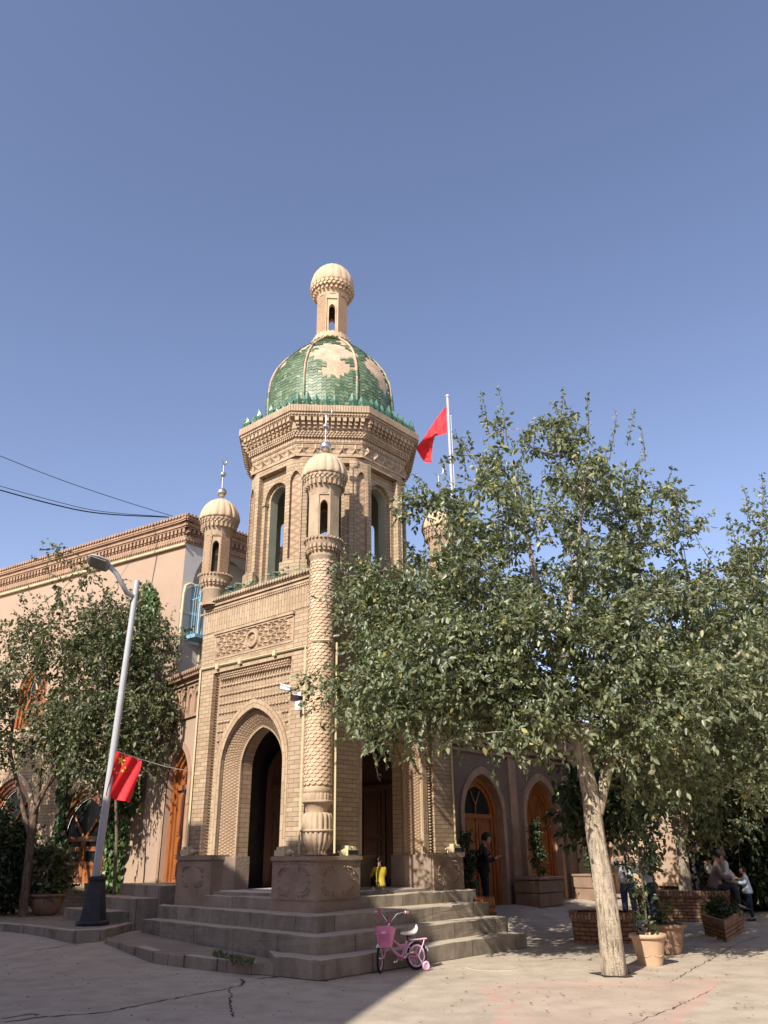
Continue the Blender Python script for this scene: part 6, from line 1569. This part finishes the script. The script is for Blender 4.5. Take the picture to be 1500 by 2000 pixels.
for s in (-1, 1):
    c = Vector((-.045, s*.165, .062)); m = MB(); ring(m, c, .045, .016, 24, 8); ring(m, c, .02, .008, 18, 6)
    for k in range(5): a_ = 2*math.pi*k/5; m.tube([c, c+Vector((.04*math.cos(a_), 0, .04*math.sin(a_)))], .006, 5)
    tw_ = m.build('training_wheel', ['pink_l'], bike)
    m = MB(); m.tube([c, c-Vector((0, s*.04, 0)), Vector((-.01, s*.08, .13)), Vector((0, s*.05, RW))], .009, 6); m.build('bracket', ['pink_l'], bike)

# ================================================================ PEOPLE
def skin_mesh(chains, sub=1):
    """chains: list of [(point, radius), ...]; first chain is the root; a chain may start on an existing joint (same point)"""
    verts, rad, edges, idx = [], [], [], {}
    def vid(p, r):
        k = tuple(round(c, 4) for c in p)
        if k not in idx: idx[k] = len(verts); verts.append(tuple(p)); rad.append(r)
        return idx[k]
    for ch in chains:
        ids = [vid(Vector(p), r) for p, r in ch]
        edges += [(a_, b_) for a_, b_ in zip(ids[:-1], ids[1:]) if a_ != b_]
    me = bpy.data.meshes.new('tmp'); me.from_pydata(verts, edges, []); o = bpy.data.objects.new('tmp', me); col.objects.link(o)
    md = o.modifiers.new('s', 'SKIN'); 
    sv = me.skin_vertices[0].data
    for i, r in enumerate(rad): sv[i].radius = (r, r) if not isinstance(r, tuple) else r; sv[i].use_root = False
    roots = {}
    # one root for each loose piece
    comp = list(range(len(verts)))
    def find(i):
        while comp[i] != i: i = comp[i]
        return i
    for a_, b_ in edges: comp[find(a_)] = find(b_)
    seen = set()
    for i in range(len(verts)):
        f = find(i)
        if f not in seen: seen.add(f); sv[i].use_root = True
    md.use_smooth_shade = True; md.branch_smoothing = .6
    s2 = o.modifiers.new('u', 'SUBSURF'); s2.levels = s2.render_levels = sub
    dg = bpy.context.evaluated_depsgraph_get(); dg.update(); ev = o.evaluated_get(dg); out = bpy.data.meshes.new_from_object(ev)
    bpy.data.objects.remove(o); return out
def mats_obj(me, name, mat, parent):
    me.name = name; me.materials.clear(); me.materials.append(M_[mat] if isinstance(mat, str) else mat)
    for p in me.polygons: p.use_smooth = True; p.material_index = 0
    o = bpy.data.objects.new(name, me); col.objects.link(o); o.parent = parent; return o
def join_into(me, mb):
    import bmesh
    tmp = bpy.data.meshes.new('t'); tmp.from_pydata(mb.v, [], mb.f); bm = bmesh.new(); bm.from_mesh(me); bm.from_mesh(tmp)
    bmesh.ops.remove_doubles(bm, verts=bm.verts, dist=.0002); bm.to_mesh(me); bm.free(); return me
def person(label, base, rz, H, J, shirt, trousers, shoes, hair='black', skin='skin', hairstyle='short', cap=None, extras=None, sleeve=1.0, loose=1.0, headturn=(0, 0)):
    """J: joints in units of body height; x forward, y left, z up, origin between the feet (or the seat)"""
    o = empty('person', base, rz, label, 'person')
    j = {k: Vector(v)*H for k, v in J.items()}; u = H
    hp, ch, nk, hd = j['hip'], j['chest'], j['neck'], j['head']
    chains = [[(hp, .070*u), ((hp+ch)/2, .060*u), (ch, .068*u), (nk, .035*u), (nk.lerp(hd, .5), .034*u)]]
    for s in 'LR':
        y = 1 if s == 'L' else -1
        sh, el, wr = j['sh'+s], j['el'+s], j['wr'+s]; hj, kn, an, toe = j['hj'+s], j['kn'+s], j['an'+s], j['to'+s]
        chains.append([(ch, .068*u), (sh, .030*u), (el, .023*u), (wr, .0155*u)])
        hd_ = j.get('ha'+s, wr+(wr-el).normalized()*.05*u)
        chains.append([(wr, .0155*u), (hd_, .020*u)])
        chains.append([(hp, .070*u), (hj.lerp(kn, .3), .044*u), (kn, .030*u), (an, .020*u), (an+(toe-an)*.5, .020*u), (toe, .014*u)])
    me = skin_mesh(chains, 1)
    # fingers
    fm = MB()
    for s in 'LR':
        y = 1 if s == 'L' else -1; wr, el = j['wr'+s], j['el'+s]; hd_ = j.get('ha'+s, wr+(wr-el).normalized()*.05*u); d = (hd_-wr).normalized()
        sd_ = d.cross(Vector((0, 0, 1))); sd_ = sd_.normalized() if sd_.length > .1 else Vector((0, 1, 0)); nn = sd_.cross(d).normalized()
        for q, L in enumerate((.040, .045, .042, .034)):
            b_ = hd_+sd_*((q-1.5)*.0105*u)+d*.008*u; fm.tube([b_, b_+d*L*.5*u-nn*.004*u, b_+d*L*.85*u-nn*.018*u], [.0056*u, .005*u, .004*u], 6)
        b_ = wr.lerp(hd_, .5)+sd_*.014*u*(1 if s == 'R' else -1); fm.tube([b_, b_+(sd_*(1 if s == 'R' else -1)*.6+d).normalized()*.022*u, b_+d*.038*u+sd_*.012*u*(1 if s == 'R' else -1)-nn*.008*u], [.007*u, .006*u, .005*u], 6)
    # head with face
    Rh = Matrix.Rotation(headturn[0], 4, 'Z') @ Matrix.Rotation(headturn[1], 4, 'Y'); hr = .062*u
    hm = MB(); hm.M = Matrix.Translation(hd) @ Rh; rows = []
    for i in range(13):
        ph = -math.pi/2+math.pi*i/12; row = []
        for k in range(20):
            th = 2*math.pi*k/20; x, y, z = math.cos(ph)*math.cos(th), math.cos(ph)*math.sin(th), math.sin(ph)
            sx = .95; sy = .78; sz = 1.12
            if z < -.2: sy *= 1-.25*(-z-.2); sx *= 1-.12*(-z-.2)
            if x > .6 and abs(z) < .25: sx *= .97
            row.append((x*sx*hr+(.008*u if x > 0 and z < 0 else 0), y*sy*hr, z*sz*hr))
        rows.append(row)
    hm.quadgrid(rows, True, None, 0, True)
    hm.tube([(hr*.90, 0, hr*.12), (hr*1.08, 0, -hr*.20), (hr*.92, 0, -hr*.26)], [hr*.07, hr*.15, hr*.10], 8)   # nose
    hm.tube([(hr*.88, -hr*.24, -hr*.50), (hr*.96, 0, -hr*.50), (hr*.88, hr*.24, -hr*.50)], [hr*.03, hr*.08, hr*.03], 6)   # lips
    for s in (-1, 1): hm.ball((0, s*hr*.80, -.05*hr), hr*.2, (.7, .35, 1.1), 8, 6)
    hm.ball((hr*.72, 0, -hr*.88), hr*.28, (1, 1.1, .7), 8, 6)
    # neck sleeve joins head and trunk
    nkm = MB(); nkm.tube([nk-(hd-nk)*.1, nk.lerp(hd, .55), hd-Vector((0, 0, hr*.3))], [.036*u, .031*u, .033*u], 12)
    for x_ in (fm, hm, nkm): join_into(me, x_)
    body = mats_obj(me, 'body', skin, o)
    em = MB(); em.M = hm.M
    for s in (-1, 1): em.ball((hr*.84, s*hr*.32, hr*.08), hr*.10, (.6, 1.2, .8), 8, 6)
    em.build('eyes', ['black'], o)
    # clothes
    lo = loose
    tdir = (ch-hp).normalized()
    sc = [[(hp-tdir*.055*u, .092*u*lo), (hp, .092*u*lo), ((hp+ch)/2, .084*u*lo), (ch, .088*u*lo), (nk-(nk-ch)*.12, .048*u)]]
    for s in 'LR':
        sh, el, wr = j['sh'+s], j['el'+s], j['wr'+s]
        arm = [(ch, .088*u*lo), (sh, .042*u*lo), (el, .034*u*lo)]
        if sleeve >= 1: arm.append((el.lerp(wr, .88), .027*u*lo))
        sc.append(arm)
    mats_obj(skin_mesh(sc, 2), 'shirt', shirt, o)
    ctr = (j['hjL']+j['hjR'])/2
    tc = [[(hp+tdir*.07*u, .080*u), (hp, .088*u), (hp.lerp(ctr, .6), .080*u)]]
    for s in 'LR':
        hj, kn, an = j['hj'+s], j['kn'+s], j['an'+s]
        tc.append([(hp.lerp(ctr, .6), .080*u), (hj.lerp(kn, .28), .062*u), (hj.lerp(kn, .6), .054*u), (kn, .045*u), (kn.lerp(an, .5), .041*u), (kn.lerp(an, .92), .036*u)])
    mats_obj(skin_mesh(tc, 2), 'trousers', trousers, o)
    for s in 'LR':
        an, toe = j['an'+s], j['to'+s]; f = (toe-an); f.z = 0; f.normalize(); sd_ = Vector((-f.y, f.x, 0)); m = MB(); rows = []
        z_ = min(an.z, toe.z)-.022*u
        for q, (w_, h_) in ((-.045, (.012, .02)), (-.03, (.024, .042)), (0, (.026, .05)), (.05, (.026, .034)), (.10, (.028, .024)), (.13, (.018, .016)), (.138, (.004, .004))):
            c = Vector((an.x, an.y, z_))+f*q*u; rows.append([c+sd_*w_*u*math.cos(a_)+Vector((0, 0, h_*u*(.5+.5*math.sin(a_)))) for a_ in [2*math.pi*k/12 for k in range(12)]])
        m.quadgrid(rows, True, None, 0, True); m.face(rows[0]); m.build('shoe', [shoes], o)
    # hair
    m = MB(); m.M = hm.M; rows = []
    for i in range(11):
        ph = math.pi/2-(math.pi*.66)*i/10; row = []
        for k in range(24):
            th = 2*math.pi*k/24; x, y, z = math.cos(ph)*math.cos(th), math.cos(ph)*math.sin(th), math.sin(ph)
            g = 1.10+.03*math.sin(th*7+i*1.7)
            if x > .35 and z < .48: g = .86         # face stays free
            row.append((x*.97*hr*g-.004*u, y*.84*hr*g, z*1.13*hr*g))
        rows.append(row)
    m.quadgrid(rows, True, None, 0, True)
    if hairstyle == 'tail':
        m.tube([(-hr*.8, 0, hr*.3), (-hr*1.25, 0, hr*.1), (-hr*1.35, 0, -hr*.7), (-hr*1.15, 0, -hr*1.5)], [hr*.25, hr*.35, hr*.33, hr*.1], 10)
    if hairstyle == 'bob':
        m.tube([(-hr*.35, 0, hr*.2), (-hr*.45, 0, -hr*.5), (-hr*.4, 0, -hr*1.15)], [hr*.8, hr*.85, hr*.55], 14)
    m.build('hair', [hair], o)
    if cap:
        m = MB(); m.M = hm.M; m.lathe([(hr*1.06, hr*.35), (hr*1.1, hr*.55), (hr*1.0, hr*.95), (hr*.6, hr*1.25), (.001, hr*1.32)], 20); m.tube([(hr*.6, 0, hr*.5), (hr*1.75, 0, hr*.38)], [hr*.75, hr*.55], 12, flat=.12); m.build('cap', [cap], o)
    if extras: extras(o, j, u)
    return o
M_['skin'] = plain('skin', (.46, .28, .195), .55, .05, 8, bmp=.03)
M_['hairblk'] = plain('dark_hair', (.018, .014, .012), .5, .3, 20, bmp=.3)
M_['jean'] = plain('blue_denim', (.05, .075, .14), .85, .25, 5, bmp=.3)
M_['jean_d'] = plain('dark_denim', (.025, .032, .042), .85, .25, 5, bmp=.3)
M_['cloth_k'] = plain('black_cloth', (.014, .014, .018), .85, .25, 8, bmp=.3)
M_['cloth_w'] = plain('white_cloth', (.62, .62, .60), .85, .08, 6, bmp=.4)
M_['cloth_lb'] = plain('pale_blue_cloth', (.50, .60, .68), .85, .08, 6, bmp=.4)
M_['cloth_y'] = plain('yellow_cloth', (.42, .32, .03), .85, .1, 6, bmp=.4)
M_['cloth_g'] = plain('grey_brown_cloth', (.14, .115, .11), .85, .15, 6, bmp=.4)
M_['cloth_n'] = plain('navy_cloth', (.03, .04, .07), .85, .15, 6, bmp=.4)
STAND = dict(hip=(0, 0, .53), chest=(.005, 0, .73), neck=(.0, 0, .83), head=(.02, 0, .925), shL=(0, .105, .80), shR=(0, -.105, .80), elL=(-.01, .135, .62), elR=(-.01, -.135, .62), wrL=(.04, .13, .48), wrR=(.04, -.13, .48),
    hjL=(0, .052, .50), hjR=(0, -.052, .50), knL=(.015, .058, .28), knR=(.015, -.058, .28), anL=(0, .062, .045), anR=(0, -.062, .045), toL=(.08, .075, .03), toR=(.08, -.075, .03))
def pose(b, **k): d = dict(b); d.update(k); return d
PHONE = dict(elL=(.05, .125, .63), elR=(.05, -.125, .63), wrL=(.17, .05, .67), wrR=(.17, -.05, .67), haL=(.20, .03, .69), haR=(.20, -.03, .69), head=(.055, 0, .915))
def phone(o, j, u):
    m = MB(); m.obox(j['haL'].lerp(j['haR'], .5)+Vector((.012, 0, .012))*u, Vector((.012, 0, .02))*u, Vector((0, .02, 0))*u, Vector((.002, 0, -.0015))*u); x = m.build('phone', ['black'], o)
def backpack(o, j, u):
    phone(o, j, u); m = MB(); c = j['chest']*.6+j['hip']*.4+Vector((-.125*u, 0, 0)); m.ball(c, 1, (.065*u, .085*u, .125*u), 14, 10); m.ball(c+Vector((-.04*u, 0, -.04*u)), 1, (.035*u, .06*u, .05*u), 12, 8)
    for s in (-1, 1): m.tube([c+Vector((.04*u, s*.05*u, .08*u)), j['sh'+('L' if s > 0 else 'R')]*.75+j['neck']*.25+Vector((.0, 0, .035*u)), j['chest']+Vector((.09*u, s*.055*u, .0)), c+Vector((.05*u, s*.07*u, -.08*u))], .009*u, 6, flat=1.6)
    m.build('backpack', ['black'], o)
def gp_(x, y, up=0): p = Vector((x, y, gz(x, y)+up)); return p
face = lambda deg: R(deg)
pm = at(950, 1788, 19.55); person('young man in black with a backpack looking down at his phone by the shaded door', gp_(pm.x, pm.y), R(-8), 1.70, pose(STAND, **PHONE), 'cloth_k', 'cloth_k', 'cloth_k', 'hairblk', extras=backpack, headturn=(0, R(25)))
pw_ = at(1233, 1800, 19.8); person('woman in a white jacket and blue jeans standing with her back to the street', gp_(pw_.x, pw_.y), R(62), 1.66, pose(STAND, **pose(PHONE, anR=(-.03, -.08, .045), toR=(.05, -.11, .03))), 'cloth_w', 'jean', 'white', 'hairblk', hairstyle='tail', loose=1.22, extras=phone, headturn=(0, R(18)))
person('person in a white patterned top half hidden behind the saplings', gp_(6.1, 20.6), R(215), 1.6, pose(STAND, **PHONE), 'cloth_w', 'cloth_n', 'black', 'hairblk', hairstyle='bob', headturn=(0, R(15)))
pk_ = at(1362, 1740, 21.9)
def bag(o, j, u):
    m = MB(); c = j['haR']+Vector((0, 0, -.10*u)); m.ball(c, 1, (.06*u, .05*u, .08*u), 12, 8); m.tube([c+Vector((.03*u, 0, .06*u)), j['haR'], c+Vector((-.03*u, 0, .06*u))], .004*u, 5); m.build('bag', ['plaster_w'], o)
person('person in a black shirt holding a pale bag, standing beside the forked tree', (pk_.x, pk_.y, .1), R(-20), 1.68, pose(STAND, **PHONE), 'cloth_k', 'cloth_k', 'black', 'hairblk', extras=bag, headturn=(0, R(25)))
SIT = dict(hip=(0, 0, .06), chest=(.05, 0, .25), neck=(.07, 0, .35), head=(.12, 0, .435), shL=(.06, .105, .315), shR=(.06, -.105, .315), elL=(.12, .13, .16), elR=(.12, -.13, .16), wrL=(.26, .07, .15), wrR=(.26, -.07, .15),
    hjL=(.02, .055, .05), hjR=(.02, -.055, .05), knL=(.25, .075, .055), knR=(.25, -.075, .055), anL=(.25, .08, -.19), anR=(.27, -.08, -.19), toL=(.33, .09, -.21), toR=(.35, -.09, -.21))
seat = Vector((7.50, 20.22, .66)); person('person in a cap and grey-brown jacket sitting on the end of the long brick planter', seat, R(-22), 1.68, SIT, 'cloth_g', 'jean_d', 'black', 'hairblk', cap='cloth_g', headturn=(0, R(30)), loose=1.1)
q_ = at(1432, 1745, 21.2); person('dark-haired person in a white top bending over behind the seated person', (q_.x, q_.y, .05), R(200), 1.55, pose(STAND, chest=(.10, 0, .71), neck=(.16, 0, .79), head=(.215, 0, .855), shL=(.13, .105, .765), shR=(.13, -.105, .765), elL=(.17, .12, .6), elR=(.17, -.12, .6), wrL=(.28, .06, .56), wrR=(.28, -.06, .56)), 'cloth_w', 'cloth_n', 'black', 'hairblk', hairstyle='bob', headturn=(0, R(30)))
c_ = atz(1470, 1799, .0); person('small child in a white sweatshirt and dark trousers reaching out beside the low brick planter', gp_(c_.x, c_.y), R(176), 1.16, pose(STAND, head=(.03, 0, .92), elL=(.08, .12, .68), elR=(.08, -.12, .68), wrL=(.22, .09, .70), wrR=(.22, -.09, .70), knR=(-.0, -.058, .28), anR=(-.05, -.07, .045), toR=(.03, -.08, .03)), 'cloth_lb', 'cloth_n', 'black', 'hairblk', loose=1.2)
kid = W(1.55, -.02, .9); KN = dict(hip=(-.02, 0, .10), chest=(.04, 0, .31), neck=(.06, 0, .41), head=(.10, 0, .51), shL=(.05, .105, .38), shR=(.05, -.105, .38), elL=(.14, .13, .26), elR=(.14, -.13, .26), wrL=(.27, .10, .20), wrR=(.27, -.10, .20),
    hjL=(0, .06, .09), hjR=(0, -.06, .09), knL=(.20, .09, .25), knR=(.20, -.09, .25), anL=(.16, .09, .045), anR=(.16, -.09, .045), toL=(.24, .10, .03), toR=(.24, -.10, .03))
person('small child in a yellow vest crouching in the dark archway of the gatehouse', kid, R(112), .94, KN, 'cloth_y', 'cloth_k', 'white', 'hairblk', loose=1.0, headturn=(0, R(20)))
